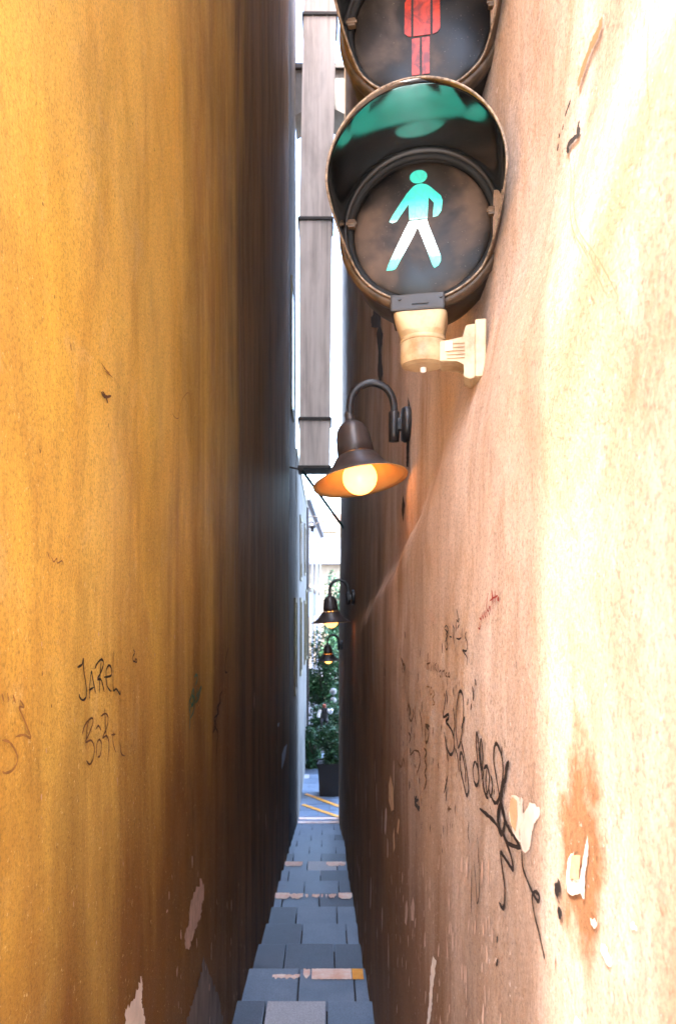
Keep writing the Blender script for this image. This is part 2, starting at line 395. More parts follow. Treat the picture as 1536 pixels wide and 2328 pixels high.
ysR = steps_list(-2.2, 0.2, .06, .06, 1)[:-1] + steps_list(.2, 9.45, .012, .07, 1.006)

ob = empty('ochre_building', (-3.2, 3.0, 0))
tag(ob, 'ochre plaster building forming the left side of the alley, scratched with names', 'building')
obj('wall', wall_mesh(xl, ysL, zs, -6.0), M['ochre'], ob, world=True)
pb = empty('peach_building', (3.2, 3.0, 0))
tag(pb, 'peach plaster building on the right side, covered in scribbles and carrying the signal', 'building')
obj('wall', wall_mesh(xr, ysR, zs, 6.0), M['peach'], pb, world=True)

# roofs of the two buildings (out of the frame above)
for root, s in ((ob, -1), (pb, 1)):
    bm = bmesh.new(); y0, y1 = (LEFT0, 6.85) if s < 0 else (-2.2, 9.45)
    zt = EYE + ZTOP + .004
    prism(bm, [Vector((s * .45, y0 + .05, zt)), Vector((s * 6.1, y0 + .05, zt)), Vector((s * 3.2, y0 + .05, zt + .7))], (0, y1 - y0 - .1, 0))
    obj('roof', bm, M['roof_red'], root, world=True)

# ------------------------------------------------------------------ ground and stair
RISE, TREAD, D0, H0 = .0674, .4037, 3.0, 1.58
bm = bmesh.new(); box(bm, -600, 600, -600, 900, -3, EYE + GL)
tag(obj('ground', bm, M['paving']), kind='structure')
bm = bmesh.new()
yt = D0 - 3 * TREAD
box(bm, -14, 14, -14, yt - .35, EYE + GL - .2, 0.0)
tag(obj('upper_square', bm, M['paving_light']), kind='structure')
st = empty('stone_steps', (-.08, 5.5, EYE + GL)); tag(st, kind='structure')
rs = random.Random(3)
paint = {1: 'partial', 5: 'broken', 8: 'ends', 15: 'full', 16: 'full'}
light = {(0, 1), (8, 1)}
for i in range(-3, 17):
    d = D0 + i * TREAD; z = EYE - (H0 + i * RISE)
    bm = bmesh.new(); near = d - TREAD - .03
    box(bm, -.45, .30, near, d - .012, EYE + GL - .1 if i < 16 else EYE + GL - .05, z - .035, 0)      # bedding
    obj('bedding', bm, M['grout'], st, world=True)
    bm = bmesh.new()
    tw = .243; off = {0: -.2 + .125 - .243, 1: -.118, 2: -.2, 3: -.13, 4: -.175}.get(i, -.15 + (.11 if i % 2 else 0))
    if i == 0: cuts = [-.62, -.36, -.237, .005, .26]
    else:
        cuts = [off + k * tw for k in range(-2, 4)]
    k = 0; idx = 0
    for a, b in zip(cuts[:-1], cuts[1:]):
        a2, b2 = max(a, -.44), min(b, .29)
        if b2 - a2 < .03: continue
        mi = 2 if (i == 0 and a > -.3 and a < -.1) else (2 if (i == 8 and -.2 < a + .01 and a < -.0) else (1 if rs.random() < .25 else 0))
        dz = rs.uniform(-.002, .002)
        box(bm, a2 + .003, b2 - .003, near + .001, d + rs.uniform(-.003, .003), z - .034, z + dz, mi, .0035)
    s = obj('step', bm, [M['slab'], M['slab_dark'], M['slab_light']], st, world=True)
    if i in paint:
        pm = bmesh.new(); kind = paint[i]
        def strip(x0, x1, y0, y1, jag, mi):
            n = max(4, int((x1 - x0) / .008)); top = []; bot = []
            for q in range(n + 1):
                x = x0 + (x1 - x0) * q / n
                edge = min(1, min(q, n - q) / 2)
                top.append(pm.verts.new((x, y1 - abs(rs.gauss(0, jag * .3)), z + .0045)))
                bot.append(pm.verts.new((x, y0 + rs.uniform(0, jag) + (1 - edge) * (y1 - y0) * .3 * (jag > .006), z + .0045)))
            for q in range(n):
                f = pm.faces.new((bot[q], bot[q + 1], top[q + 1], top[q])); f.material_index = mi
        if kind == 'partial':
            strip(-.237, -.115, d - .105, d - .055, .02, 0); strip(-.10, -.07, d - .105, d - .004, .02, 0)
            strip(-.062, .115, d - .105, d - .004, .006, 0); strip(.118, .168, d - .105, d - .004, .004, 1)
        elif kind == 'broken':
            strip(-.34, -.24, d - .12, d - .01, .008, 0); strip(-.24, -.15, d - .12, d - .02, .03, 0)
            for xx, w in ((-.135, .02), (-.09, .05), (-.03, .012), (.0, .01), (.02, .05)): strip(xx, xx + w, d - .11, d - .03, .03, 0)
            strip(.085, .175, d - .12, d - .01, .01, 0)
        elif kind == 'ends':
            strip(-.335, -.19, d - .13, d - .01, .012, 0); strip(.005, .165, d - .13, d - .01, .03, 0)
        else:
            strip(-.335, .175, d - .12, d - .01, .008, 0)
        obj('paint_line', pm, [M['paint_pink'], M['paint_orange']], s, world=True)
# landing with two slanting painted lines
bm = bmesh.new(); zl = EYE + GL + .004
for r in range(14):
    y = D0 + 16 * TREAD + .01 + r * .30
    for c in range(-4, 4):
        x = c * .30 + (.15 if r % 2 else 0) - .1
        if x > .5 and y < 9.6: continue
        box(bm, x + .003, x + .297, y + .003, y + .297, zl - .03, zl + rs.uniform(0, .003), 0 if rs.random() < .7 else (2 if rs.random() < .25 else 1), .003)
tag(obj('alley_paving', bm, [M['slab'], M['slab_dark'], M['slab_light']]), kind='structure')
for a, b in (((693, 1806), (774, 1836)), ((686, 1830), (774, 1860))):
    bm = bmesh.new()
    da = -GL * FPX / (a[1] - VY); db = -GL * FPX / (b[1] - VY)
    p, q = W(a[0], a[1], da), W(b[0], b[1], db); n = Vector((-(q - p).y, (q - p).x, 0)).normalized() * .035
    pts = []
    N = 24
    for k in range(N): pts.append(p.lerp(q, k / N) + n * (1 + rs.uniform(-.15, .1)))
    for k in range(N): pts.append(q.lerp(p, k / N) - n * (1 + rs.uniform(-.15, .1)))
    for v in pts: v.z = zl + .006
    prism(bm, pts, (0, 0, .002))
    tag(obj('road_marking', bm, M['paint_orange']), kind='structure')

# ------------------------------------------------------------------ marks on the walls
def solve(px, py, side):
    fn = xr if side > 0 else xl; d = 1.0
    x = .2 * side if side > 0 else -.35
    for _ in range(14):
        d = x * FPX / (px - VX); d = max(.25, min(12, d)); z = (VY - py) * d / FPX; x = fn(d, z)
    return d, (VY - py) * d / FPX
def onwall(d, z, side, off):
    fn = xr if side > 0 else xl
    return Vector((fn(d, z) - side * off, d, EYE + z))
def ribbon(bm, pts, side, w, off=.0025, jitter=.25, mi=0, rr=random.Random(5)):
    P = [Vector(solve(px, py, side)) for px, py in pts]
    S = []
    sp = spline([(p.x, p.y, 0) for p in P], 7) if len(P) > 2 else [Vector((P[0].lerp(P[1], k / 8).x, P[0].lerp(P[1], k / 8).y, 0)) for k in range(9)]
    prev = None; n = len(sp)
    for i, p in enumerate(sp):
        t = (sp[min(i + 1, n - 1)] - sp[max(i - 1, 0)])
        if t.length < 1e-7: continue
        t.normalize(); nn = Vector((-t.y, t.x, 0))
        ww = w * .5 * (1 + rr.uniform(-jitter, jitter)) * (0.45 + .55 * min(1, min(i, n - 1 - i) / 3))
        a = bm.verts.new(onwall(p.x + nn.x * ww, p.y + nn.y * ww, side, off)); b = bm.verts.new(onwall(p.x - nn.x * ww, p.y - nn.y * ww, side, off))
        if prev: bm.faces.new((prev[0], a, b, prev[1])).material_index = mi
        prev = (a, b)
def graffiti(root, strokes, T, side, w, mat, label, off=.0025):
    bm = bmesh.new(); sx, ox, oy = T
    for s in strokes: ribbon(bm, [(ox + sx * a, oy + sx * b) for a, b in s], side, w, off)
    o = obj('graffiti', bm, mat, root, world=True, recalc=False); o['label'] = label; return o
T1 = (.4167, 0, 1400); T2 = (.2995, 840, 1300); T3 = (.44, 860, 1750); T5 = (.414, 900, 0); T7 = (.4167, 0, 700)
graffiti(ob, [[(415,280),(440,265),(447,235),(450,300),(462,380),(462,440),(445,460),(428,445),(425,425)],
  [(480,455),(484,360),(492,305),(500,350),(515,425)], [(478,405),(505,390)],
  [(535,420),(538,340),(545,240)], [(510,290),(522,262),(545,238),(558,258),(545,305),(525,345),(545,350),(562,415)],
  [(560,335),(600,325),(600,285),(586,270),(572,305),(577,380),(598,412)],
  [(612,195),(610,300),(612,405),(628,398),(648,428),(648,405)]], T1, -1, .0036, M['black_ink'], 'black handwritten name JAREL on the ochre wall')
graffiti(ob, [[(462,690),(468,610),(480,560)], [(440,650),(458,592),(492,558),(500,580),(480,640),(460,688),(490,680),(508,720),(500,780),(482,810),(464,790)],
  [(520,770),(521,700),(535,675),(546,700),(540,760),(526,770)], [(515,620),(530,600),(545,625)],
  [(565,505),(568,600),(575,680)], [(543,548),(568,533),(583,555),(575,610),(553,665),(575,655),(588,700),(580,800)],
  [(600,650),(624,646)], [(612,620),(610,690),(625,745)], [(648,688),(655,750),(675,765)]], T1, -1, .0034, M['brown_ink'], 'fading brown handwriting BARE under the upper name')
graffiti(ob, [[(722,185),(729,200),(719,225),(722,247),(731,250)], [(736,233),(742,245),(736,255),(731,244),(736,233)]], T1, -1, .003, M['black_ink'], 'two tiny black looped letters')
graffiti(ob, [[(1030,620),(1033,540),(1028,480),(1040,440),(1050,400),(1056,450),(1046,490),(1035,470)], [(1033,560),(1050,525),(1060,470),(1045,430)],
  [(1055,335),(1068,320),(1073,345),(1062,378)], [(1075,390),(1069,440),(1095,385),(1081,440),(1064,475)], [(1042,410),(1048,470),(1036,500)]], T1, -1, .007, M['green_ink'], 'small green marker tag')
graffiti(ob, [[(0,425),(12,470)], [(30,420),(38,470)], [(60,430),(75,475)], [(100,460),(121,497),(95,500),(120,560),(140,610),(158,665),(120,650),(75,660)],
  [(2,678),(42,690),(76,740),(86,790),(60,840),(20,858),(2,850)]], T1, -1, .003, M['faint_ink_ochre'], 'faint large scribble near the left edge')
graffiti(ob, [[(1210,410),(1195,440),(1200,470),(1180,500),(1190,530),(1165,560),(1175,600),(1155,640)], [(1165,600),(1185,640),(1180,700),(1178,770)], [(1200,430),(1185,520),(1160,620)],
  [(1242,175),(1228,240),(1225,300),(1236,310)]], T1, -1, .007, M['chip_dark'], 'dark narrow scrawl deeper in the alley')
graffiti(ob, [[(370,180),(385,240)], [(380,190),(378,235)], [(545,300),(575,345),(608,380)], [(560,330),(590,355)], [(565,345),(600,372)]], T7, -1, .0022, M['faint_ink_ochre'], 'faint grey scuffs')
graffiti(ob, [[(545,460),(565,485),(600,480)], [(552,455),(572,490),(582,520)]], T7, -1, .005, M['brown_ink'], 'small brown chipped hook')
graffiti(ob, [[(935,575),(950,598),(968,602),(972,570),(990,500),(1020,462),(1035,485)]], T7, -1, .002, M['faint_ink_ochre'], 'curled edge of a plaster patch')
graffiti(ob, [[(250,1330),(262,1370)], [(272,1360),(285,1385),(300,1368),(305,1392),(330,1380),(335,1405)]], T7, -1, .0022, M['faint_ink_ochre'], 'faint small word')

graffiti(pb, [[(592,405),(578,430),(602,470),(580,540),(592,590),(602,560),(586,490),(606,440),(592,405)], [(615,490),(634,496)], [(642,405),(653,440),(648,500),(656,550),(643,480),(642,405)],
  [(668,505),(690,510),(706,500)], [(712,425),(710,505)], [(745,455),(735,490),(752,540),(745,600),(715,595),(750,650),(748,705)],
  [(670,280),(680,340),(683,380),(668,360)], [(683,380),(692,350)], [(690,400),(676,430)]], T2, 1, .0028, M['black_ink'], 'thin black handwritten date 8-2-15 with an arrow')
graffiti(pb, [[(440,740),(450,620),(455,690),(445,780)], [(440,700),(470,690)], [(480,700),(472,760)], [(491,690),(492,760)], [(500,680),(500,755)], [(516,690),(504,720),(521,760)], [(530,700),(521,785)],
  [(535,762),(550,750),(549,800),(540,782)], [(560,740),(558,800)], [(562,760),(576,750),(578,800)], [(597,760),(585,782),(600,800)], [(612,760),(605,790),(618,795),(612,760)], [(600,812),(600,872)]], T2, 1, .0032, M['brown_ink'], 'brown handwritten words below the date')
graffiti(pb, [[(440,870),(462,880),(452,945)], [(470,882),(467,930),(480,922),(479,882),(470,882)], [(488,900),(501,930),(485,960),(502,1000),(486,1012)]], T2, 1, .0032, M['faint_ink'], 'faint number 703')
graffiti(pb, [[(595,885),(580,1000),(568,1100),(605,1082),(608,1110),(590,1140),(612,1170),(642,1230),(652,1300),(642,1370),(620,1386),(595,1330),(575,1215)],
  [(590,1330),(606,1440)], [(645,1030),(655,1150),(650,1250),(660,1420)], [(682,1340),(665,1200),(668,1050),(690,915),(714,930),(724,1050),(716,1170),(700,1290),(682,1340)], [(732,1100),(722,1140),(706,1190)],
  [(660,1340),(676,1400),(690,1540)], [(705,1285),(730,1400),(755,1560),(762,1660),(745,1695),(722,1600),(700,1500),(695,1400),(712,1380),(735,1500),(738,1600)]], T2, 1, .0052, M['black_ink'], 'tall looping black marker tag')
graffiti(pb, [[(760,965),(752,1010)], [(785,1000),(778,1045)], [(790,870),(800,940),(795,975)], [(810,815),(820,860)]], T2, 1, .006, M['black_ink'], 'four short black dashes')
graffiti(pb, [[(810,1438),(795,1500),(805,1590),(825,1622),(841,1570),(830,1480),(810,1438)], [(838,1540),(832,1440),(820,1300),(824,1220),(838,1300),(850,1450),(866,1500),(871,1380),(858,1272),(850,1350),(860,1480),(870,1600),(890,1690),(912,1720)],
  [(880,1490),(905,1480),(921,1560),(912,1660),(892,1690),(873,1600),(880,1490)], [(900,1500),(895,1600),(905,1700)], [(930,1540),(946,1620),(932,1705),(915,1640)],
  [(1000,1710),(975,1560),(955,1440),(960,1330),(980,1308),(1010,1380),(1026,1480),(1020,1590),(992,1730),(962,1752),(935,1708)]], T2, 1, .0050, M['black_ink'], 'looping black marker word sloping down to the right')
graffiti(pb, [[(1072,1440),(1050,1500),(1046,1560),(1025,1620),(1015,1700),(1000,1745)]], T2, 1, .009, M['black_ink'], 'thick broken black slash')
graffiti(pb, [[(1005,1755),(985,1830),(990,1940),(1015,1990),(1036,1900),(1025,1800),(1005,1755),(1040,1880),(1072,1950),(1100,2000)]], T2, 1, .006, M['black_ink'], 'narrow black loop under the slash')
graffiti(pb, [[(602,1550),(575,1680)], [(596,1650),(588,1740)]], T2, 1, .006, M['black_ink'], 'two short black ticks')
graffiti(pb, [[(836,425),(850,430),(845,380)], [(845,350),(860,360),(856,330)], [(862,320),(875,352),(871,308)], [(878,300),(890,345),(888,290)], [(895,290),(905,340)], [(912,160),(900,260),(912,300),(925,262),(930,300)], [(945,250),(940,140),(952,240)], [(925,220),(962,190)], [(968,150),(964,240)], [(955,200),(985,180)], [(990,188),(984,210),(993,215),(990,190)]], T2, 1, .0026, M['red_ink'], 'thin red handwriting climbing to the right')
graffiti(pb, [[(530,200),(600,260),(650,330),(680,380),(745,405)], [(645,170),(630,260),(650,330),(662,250),(645,170)], [(650,200),(665,270),(720,360),(745,405)], [(650,330),(690,430),(705,515),(665,460),(640,430),(650,520),(662,620),(655,715),(632,685)]], T3, 1, .0055, M['black_ink'], 'angular black marker letters')
graffiti(pb, [[(750,420),(755,500),(775,560),(800,620),(835,680),(842,650),(820,630),(805,660),(815,740),(840,840),(860,930),(870,980)]], T3, 1, .0042, M['black_ink'], 'long black marker line trailing downwards')
graffiti(pb, [[(952,590),(938,612),(924,635)]], T3, 1, .012, M['black_ink'], 'upper black blot'); graffiti(pb, [[(952,715),(950,732),(940,750)]], T3, 1, .011, M['black_ink'], 'lower black blot')
graffiti(pb, [[(625,860),(620,895)], [(627,980),(617,1012)]], T3, 1, .006, M['black_ink'], 'two small black dabs')
graffiti(pb, [[(500,470),(510,560),(518,690),(530,600),(520,330)], [(490,500),(487,640),(487,740)], [(475,270),(470,330),(478,380)]], T3, 1, .0035, M['chip_dark'], 'thin dark scratched lines')
graffiti(pb, [[(345,1355),(382,1370),(390,1450),(365,1532)], [(345,1355),(318,1390)], [(320,1440),(323,1472)], [(348,1460),(358,1490)]], T2, 1, .005, M['brown_ink'], 'brown round face scribble')
graffiti(pb, [[(305,990),(290,1060),(302,1010),(315,1060),(305,1100),(322,1132),(340,1080),(335,1040)], [(352,1020),(350,1080),(362,1165)], [(385,1050),(400,1130),(408,1250)], [(430,1160),(432,1290),(452,1270),(455,1200),(430,1165),(462,1172)],
  [(490,1180),(487,1250)], [(245,655),(258,700),(250,770)], [(255,700),(275,712),(262,765)], [(300,1220),(318,1250),(305,1300)], [(420,1340),(440,1370),(425,1420),(440,1480),(425,1530),(440,1580),(420,1655)], [(215,1430),(245,1480),(262,1420),(275,1470)]], T2, 1, .006, M['brown_ink'], 'cluster of small brown scrawls in the darker part')
graffiti(pb, [[(345,1700),(365,1780),(385,1810)], [(365,1700),(350,1760),(388,1790)], [(350,1740),(378,1730)]], T2, 1, .008, M['chip_dark'], 'small dark blot-like tag')
graffiti(pb, [[(600,1770),(620,1830)], [(620,1770),(600,1830)], [(600,1800),(630,1800)], [(590,1880),(600,1950),(600,2000)], [(625,1890),(620,1960)]], T2, 1, .003, M['brown_ink'], 'thin brown crossed letters')
graffiti(pb, [[(1145,95),(1120,180),(1080,260),(1030,400),(1010,470)]], T5, 1, .010, M['damp'], 'rusty scratch on the bright upper wall')
graffiti(pb, [[(970,550),(955,590),(938,640)], [(930,680),(925,715)], [(912,735),(903,755)], [(900,790),(898,830)]], T5, 1, .004, M['chip_dark'], 'broken continuation of the scratch')
graffiti(pb, [[(1020,665),(1008,705),(1018,730),(1000,750),(970,780),(952,805),(960,835)]], T5, 1, .006, M['chip_dark'], 'dark flaked mark')
graffiti(pb, [[(1400,100 + k * 0),(1395,300),(1410,600)] if k == 0 else [(930 + k * 26, 840), (945 + k * 26, 1200), (1010 + k * 50, 1400), (1120 + k * 60, 1640)] for k in range(0, 3)], T5, 1, .0009, M['damp'], 'fine flowing trowel lines')

def patch(root, poly, T, side, mat, name='plaster_patch', label=None, off=.0018, jag=.0):
    rr = random.Random(int(poly[0][0] * 7 + poly[0][1])); sx, ox, oy = T
    P = [(ox + sx * a, oy + sx * b) for a, b in poly]; out = []
    for i, p in enumerate(P):
        q = P[(i + 1) % len(P)]; L = math.hypot(q[0] - p[0], q[1] - p[1]); n = max(2, int(L / 5))
        for k in range(n):
            t = k / n; out.append((p[0] + (q[0] - p[0]) * t + rr.uniform(-1, 1) * jag * .5, p[1] + (q[1] - p[1]) * t + rr.uniform(-1, 1) * jag * 2))
    pl = [Vector(solve(a, b, side)) for a, b in out]
    bm = bmesh.new(); vs = [bm.verts.new((p.x, p.y, 0)) for p in pl]
    es = [bm.edges.new((vs[i], vs[(i + 1) % len(vs)])) for i in range(len(vs))]
    bmesh.ops.triangle_fill(bm, use_beauty=True, edges=es)
    for _ in range(3):
        lg = [e for e in bm.edges if e.calc_length() > .03]
        if not lg: break
        bmesh.ops.subdivide_edges(bm, edges=lg, cuts=1); bmesh.ops.triangulate(bm, faces=bm.faces)
    for v in bm.verts: v.co = onwall(v.co.x, v.co.y, side, off)
    o = obj(name, bm, mat, root, world=True, recalc=False)
    if label: o['label'] = label
    return o
T4 = (.3646, 140, 1850); T6 = (.15625, 620, 1540); TI = (1, 0, 0)
patch(ob, [(865,405),(885,450),(880,540),(860,650),(825,740),(790,840),(770,830),(762,740),(785,680),(800,560),(820,490),(850,450)], T4, -1, M['chip_pink'], jag=3.5)
patch(ob, [(490,1010),(500,1060),(490,1150),(520,1330),(390,1330),(395,1230),(430,1180),(465,1110)], T4, -1, M['chip_white'], jag=4)
patch(ob, [(880,900),(920,1000),(980,1150),(1010,1330),(770,1330),(810,1180),(850,1050)], T4, -1, M['chip_grey'], jag=5)
patch(ob, [(205,970),(175,1180),(130,1340),(122,1300),(130,1120),(165,1010)], T6, -1, M['chip_blue'])
patch(ob, [(95,655),(85,715),(65,715),(68,670)], T6, -1, M['chip_blue'])
patch(ob, [(655,594),(660,604),(652,620),(648,612)], T4, -1, M['chip_pink'])
# right wall
patch(pb, [(700,122),(735,140),(742,230),(735,340),(760,420),(740,380),(705,340),(682,250),(686,160)], T3, 1, M['chip_white'], jag=2.0)
patch(pb, [(705,140),(728,160),(732,240),(722,320),(700,290),(690,220),(692,165)], T3, 1, M['chip_orange'], off=.0032)
patch(pb, [(740,135),(752,150),(750,230),(790,175),(838,190),(842,240),(815,270),(800,330),(785,420),(762,430),(742,380),(735,300)], T3, 1, M['chip_white'], jag=2.0)
patch(pb, [(1020,420),(1010,470),(1000,560),(1050,570),(1070,440),(1088,340),(1095,400),(1075,560),(1072,670),(1050,640),(1000,650),(985,640),(978,540),(990,460)], T3, 1, M['chip_white'], jag=2.0)
patch(pb, [(1012,440),(1060,440),(1052,570),(1000,560)], T3, 1, M['chip_orange'], off=.0030, jag=.6)
patch(pb, [(1160,900),(1180,900),(1215,990),(1212,1020),(1190,1010),(1158,940)], T3, 1, M['chip_white'], jag=2.0)
patch(pb, [(1105,770),(1125,772),(1140,805),(1125,820),(1108,795)], T3, 1, M['chip_white'], jag=2.0)
patch(pb, [(1312,790),(1330,790),(1350,820),(1335,832),(1310,812)], T3, 1, M['chip_white'], jag=2.0)
patch(pb, [(285,960),(302,980),(296,1060),(284,1130),(282,1210),(266,1330),(252,1330),(264,1220),(270,1110),(276,1020)], T3, 1, M['chip_white'], jag=2.0)
patch(pb, [(182,655),(190,700),(186,780),(172,780),(170,710)], T3, 1, M['chip_pink'], jag=.5)
patch(pb, [(150,670),(156,720),(148,805),(140,790),(142,710)], T3, 1, M['chip_pink'], jag=.5)
patch(pb, [(65,25),(80,100),(82,205),(70,215),(56,160),(55,80)], T3, 1, M['chip_orange'], jag=.3)
patch(pb, [(84,300),(88,400),(80,430),(78,340)], T3, 1, M['chip_orange'])
patch(pb, [(105,250),(112,262),(104,335),(98,320)], T3, 1, M['chip_orange'])
patch(pb, [(1030,1270),(1055,1290),(1050,1330),(1005,1330)], T3, 1, M['chip_white'], jag=2.0)
# small paint chips in the lower part of both walls
def chips(root, side, boxes, mat, seed):
    rr = random.Random(seed); bm = bmesh.new()
    for (x0, x1, y0, y1, n, s) in boxes:
        for _ in range(n):
            px, py = rr.uniform(x0, x1), rr.uniform(y0, y1); d, z = solve(px, py, side)
            L = rr.uniform(.004, .03) * s * (1 + d * .3); w = L * rr.uniform(.18, .5); m = 9; vs = []
            sl = rr.uniform(-.3, .1)
            for k in range(m):
                a = 2 * math.pi * k / m; rad = rr.uniform(.6, 1.1)
                zz = L * math.sin(a) * rad; vs.append(bm.verts.new(onwall(d + w * math.cos(a) * rad + sl * zz, z + zz, side, .0026)))
            bm.faces.new(vs)
    o = obj('paint_chips', bm, mat, root, world=True, recalc=False); o['kind'] = 'stuff'; return o
chips(pb, 1, [(900, 1120, 1950, 2328, 120, .45), (790, 900, 1750, 2250, 50, 1.3), (1100, 1480, 1850, 2328, 16, .3), (1020, 1300, 1350, 1900, 40, .15)], M['chip_pink'], 11)
chips(ob, -1, [(380, 560, 1950, 2328, 40, .5), (560, 660, 1500, 1900, 10, 1.0), (60, 400, 1400, 2200, 35, .15)], M['chip_pink'], 12)
chips(pb, 1, [(880, 1190, 1500, 2000, 50, .18), (1100, 1180, 200, 1500, 12, .10), (860, 1050, 1400, 1900, 60, .3)], M['chip_dark'], 13)
chips(ob, -1, [(60, 560, 200, 2200, 60, .12)], M['chip_dark'], 14)
# long dark crack with broken plaster behind the signal
patch(pb, [(852,690),(868,692),(866,740),(872,760),(868,800),(872,850),(866,872),(860,850),(862,800),(857,760),(861,745),(846,745),(844,722),(850,715)], TI, 1, M['chip_dark'], 'crack', off=.004, jag=1.2)
patch(pb, [(930,905),(934,930),(932,1000),(930,1060),(925,1060),(926,1000),(928,940)], TI, 1, M['chip_dark'], 'crack', off=.003, jag=1.2)
patch(pb, [(918,1125),(922,1150),(918,1185),(914,1160)], TI, 1, M['chip_dark'], 'crack', off=.003, jag=1)

# ------------------------------------------------------------------ pedestrian signal
SIG = Vector(((957 - VX) * 1.12 / FPX, 1.12, EYE + (VY - 520) * 1.12 / FPX))
sig = empty('pedestrian_signal', SIG + Vector((0, 0, -.24)), R(-10.5))
tag(sig, 'pedestrian traffic signal with a lit green walking man above the lamps on the right wall', 'traffic light')
ZG, ZR = .24, .24 + .303                       # centres of the two aspects over the root
def disc_frame(z): return Matrix.Translation((0, 0, z))
def aspect(zc, red):
    F = disc_frame(zc)
    # housing behind the lens: rounded drum with a flat back box
    bm = bmesh.new()
    lathe(bm, [(.000, .15), (.085, .15), (.105, .13), (.116, .09), (.120, .03), (.121, .004), (.119, -.006), (.113, -.010), (.110, -.004), (.108, .012), (.0, .012)], 72, 'Y', F, 0)
    h = obj('housing', bm, M['housing'], sig, smooth=True)
    bm = bmesh.new()
    lathe(bm, [(.1225, .012), (.1245, .002), (.1225, -.010), (.1175, -.014), (.1130, -.008), (.1150, .004)], 96, 'Y', F, 0, closed=True)
    obj('rim', bm, M['housing_rim'], sig, smooth=True)
    bm = bmesh.new()
    for rr_, q in ((.1070, -.002),):
        lathe(bm, [(rr_ + .0050, q), (rr_ + .0035, q - .0035), (rr_ - .0018, q - .0022), (rr_ - .0045, q + .002), (rr_, q + .008)], 96, 'Y', F, 0, closed=True)
    obj('gasket', bm, M['rubber'], sig, smooth=True)
    bm = bmesh.new()
    prof = [(.1025 * math.sin(a), .006 - .010 * math.cos(a) + .0) for a in [R(x) for x in range(0, 91, 6)]]
    prof[0] = (0.0002, prof[0][1])
    lathe(bm, prof, 96, 'Y', F, 0)
    lens = obj('lens', bm, M['lens2'] if red else M['lens'], sig, smooth=True)
    # visor
    bm = bmesh.new(); N = 144; Mz = 14
    def Ln(phi):
        a = abs(phi)
        return .128 * (1 - sm(R(90), R(132), a)) + .020 + .006 * math.cos(phi)
    inner, outer = [], []
    for k in range(N):
        phi = -math.pi + 2 * math.pi * k / N; L = Ln(phi); ri, ro = [], []
        for j in range(Mz + 1):
            y = -.004 - L * j / Mz; fl = 1 + .012 * (j / Mz) * (L / .14)
            for arr, r in ((ri, .1135 * fl), (ro, .1165 * fl)):
                arr.append(bm.verts.new(F @ Vector((r * math.sin(phi), y, r * math.cos(phi)))))
        inner.append(ri); outer.append(ro)
    lipi = []
    for k in range(N):
        k2 = (k + 1) % N
        for j in range(Mz):
            f = bm.faces.new((inner[k][j], inner[k][j + 1], inner[k2][j + 1], inner[k2][j])); f.material_index = 0
            f = bm.faces.new((outer[k][j], outer[k2][j], outer[k2][j + 1], outer[k][j + 1])); f.material_index = 1
        f = bm.faces.new((inner[k][-1], outer[k][-1], outer[k2][-1], inner[k2][-1])); f.material_index = 2
        f = bm.faces.new((inner[k][0], inner[k2][0], outer[k2][0], outer[k][0])); f.material_index = 1
        lipi.append((inner[k][-1].co + outer[k][-1].co) / 2)
    vis = obj('visor', bm, [M['visor_in'], M['visor_out'], M['lip']], sig, smooth=True)
    bm = bmesh.new(); tube(bm, lipi, .0014, 8, closed=True)
    obj('visor_edge', bm, M['lip'], vis, smooth=True)
    # side clips
    for s in (-1, 1):
        bm = bmesh.new(); a = R(84) * s
        c = F @ Vector((.104 * math.sin(a), -.010, .104 * math.cos(a)))
        box(bm, c.x - .006, c.x + .006, c.y - .005, c.y + .004, c.z - .006, c.z + .006, 0, .0015)
        tube(bm, [c + Vector((-.008, -.004, 0)), c + Vector((.008, -.004, 0))], .0025, 8)
        obj('clip', bm, M['visor_out'], sig)
    return lens
K = 1.12 / FPX
def flat(bm, poly, T, zc, cx, cy, off, mi=0):
    """pictogram piece: photo pixels -> signal frame, wrapped on the slightly domed lens"""
    sx, ox, oy = T; P = []
    n = len(poly)
    for i, (a, b) in enumerate(poly):
        c, d_ = poly[(i + 1) % n]; L = math.hypot(c - a, d_ - b); m_ = max(1, int(L / 25))
        for k in range(m_): P.append((a + (c - a) * k / m_, b + (d_ - b) * k / m_))
    vs = [bm.verts.new(((ox + sx * a - cx) * K, 0, (cy - oy - sx * b) * K)) for a, b in P]
    f = bm.faces.new(vs); bmesh.ops.triangulate(bm, faces=[f])
    for _ in range(2):
        lg = [e for e in bm.edges if e.calc_length() > .008]
        if lg: bmesh.ops.subdivide_edges(bm, edges=lg, cuts=1); bmesh.ops.triangulate(bm, faces=bm.faces)
def wrap(bm, zc, off):
    for v in bm.verts:
        r = min(.1024, math.hypot(v.co.x, v.co.z))
        yl = .006 - .010 * math.sqrt(max(0, 1 - (r / .1025) ** 2))
        v.co = Vector((v.co.x, yl - off, v.co.z + zc))
    r = bmesh.ops.extrude_face_region(bm, geom=list(bm.faces))
    for v in [g for g in r['geom'] if isinstance(g, bmesh.types.BMVert)]: v.co.y += .0006
TA = (.3646, 640, 320); TB = (.3646, 640, 0)
lg = aspect(ZG, False)
bm = bmesh.new()
head = [(852 + 54 * math.cos(R(a)), 226 + 44 * math.sin(R(a))) for a in range(0, 360, 12)]
armp = [(903,282),(930,303),(990,362),(1001,392),(994,455),(972,487),(942,492),(948,402),(916,366)]
body = [(868,272),(903,282),(916,366),(908,497),(798,497),(806,378),(716,500),(690,506),(672,496),(690,462),(780,330),(820,288),(845,275)]
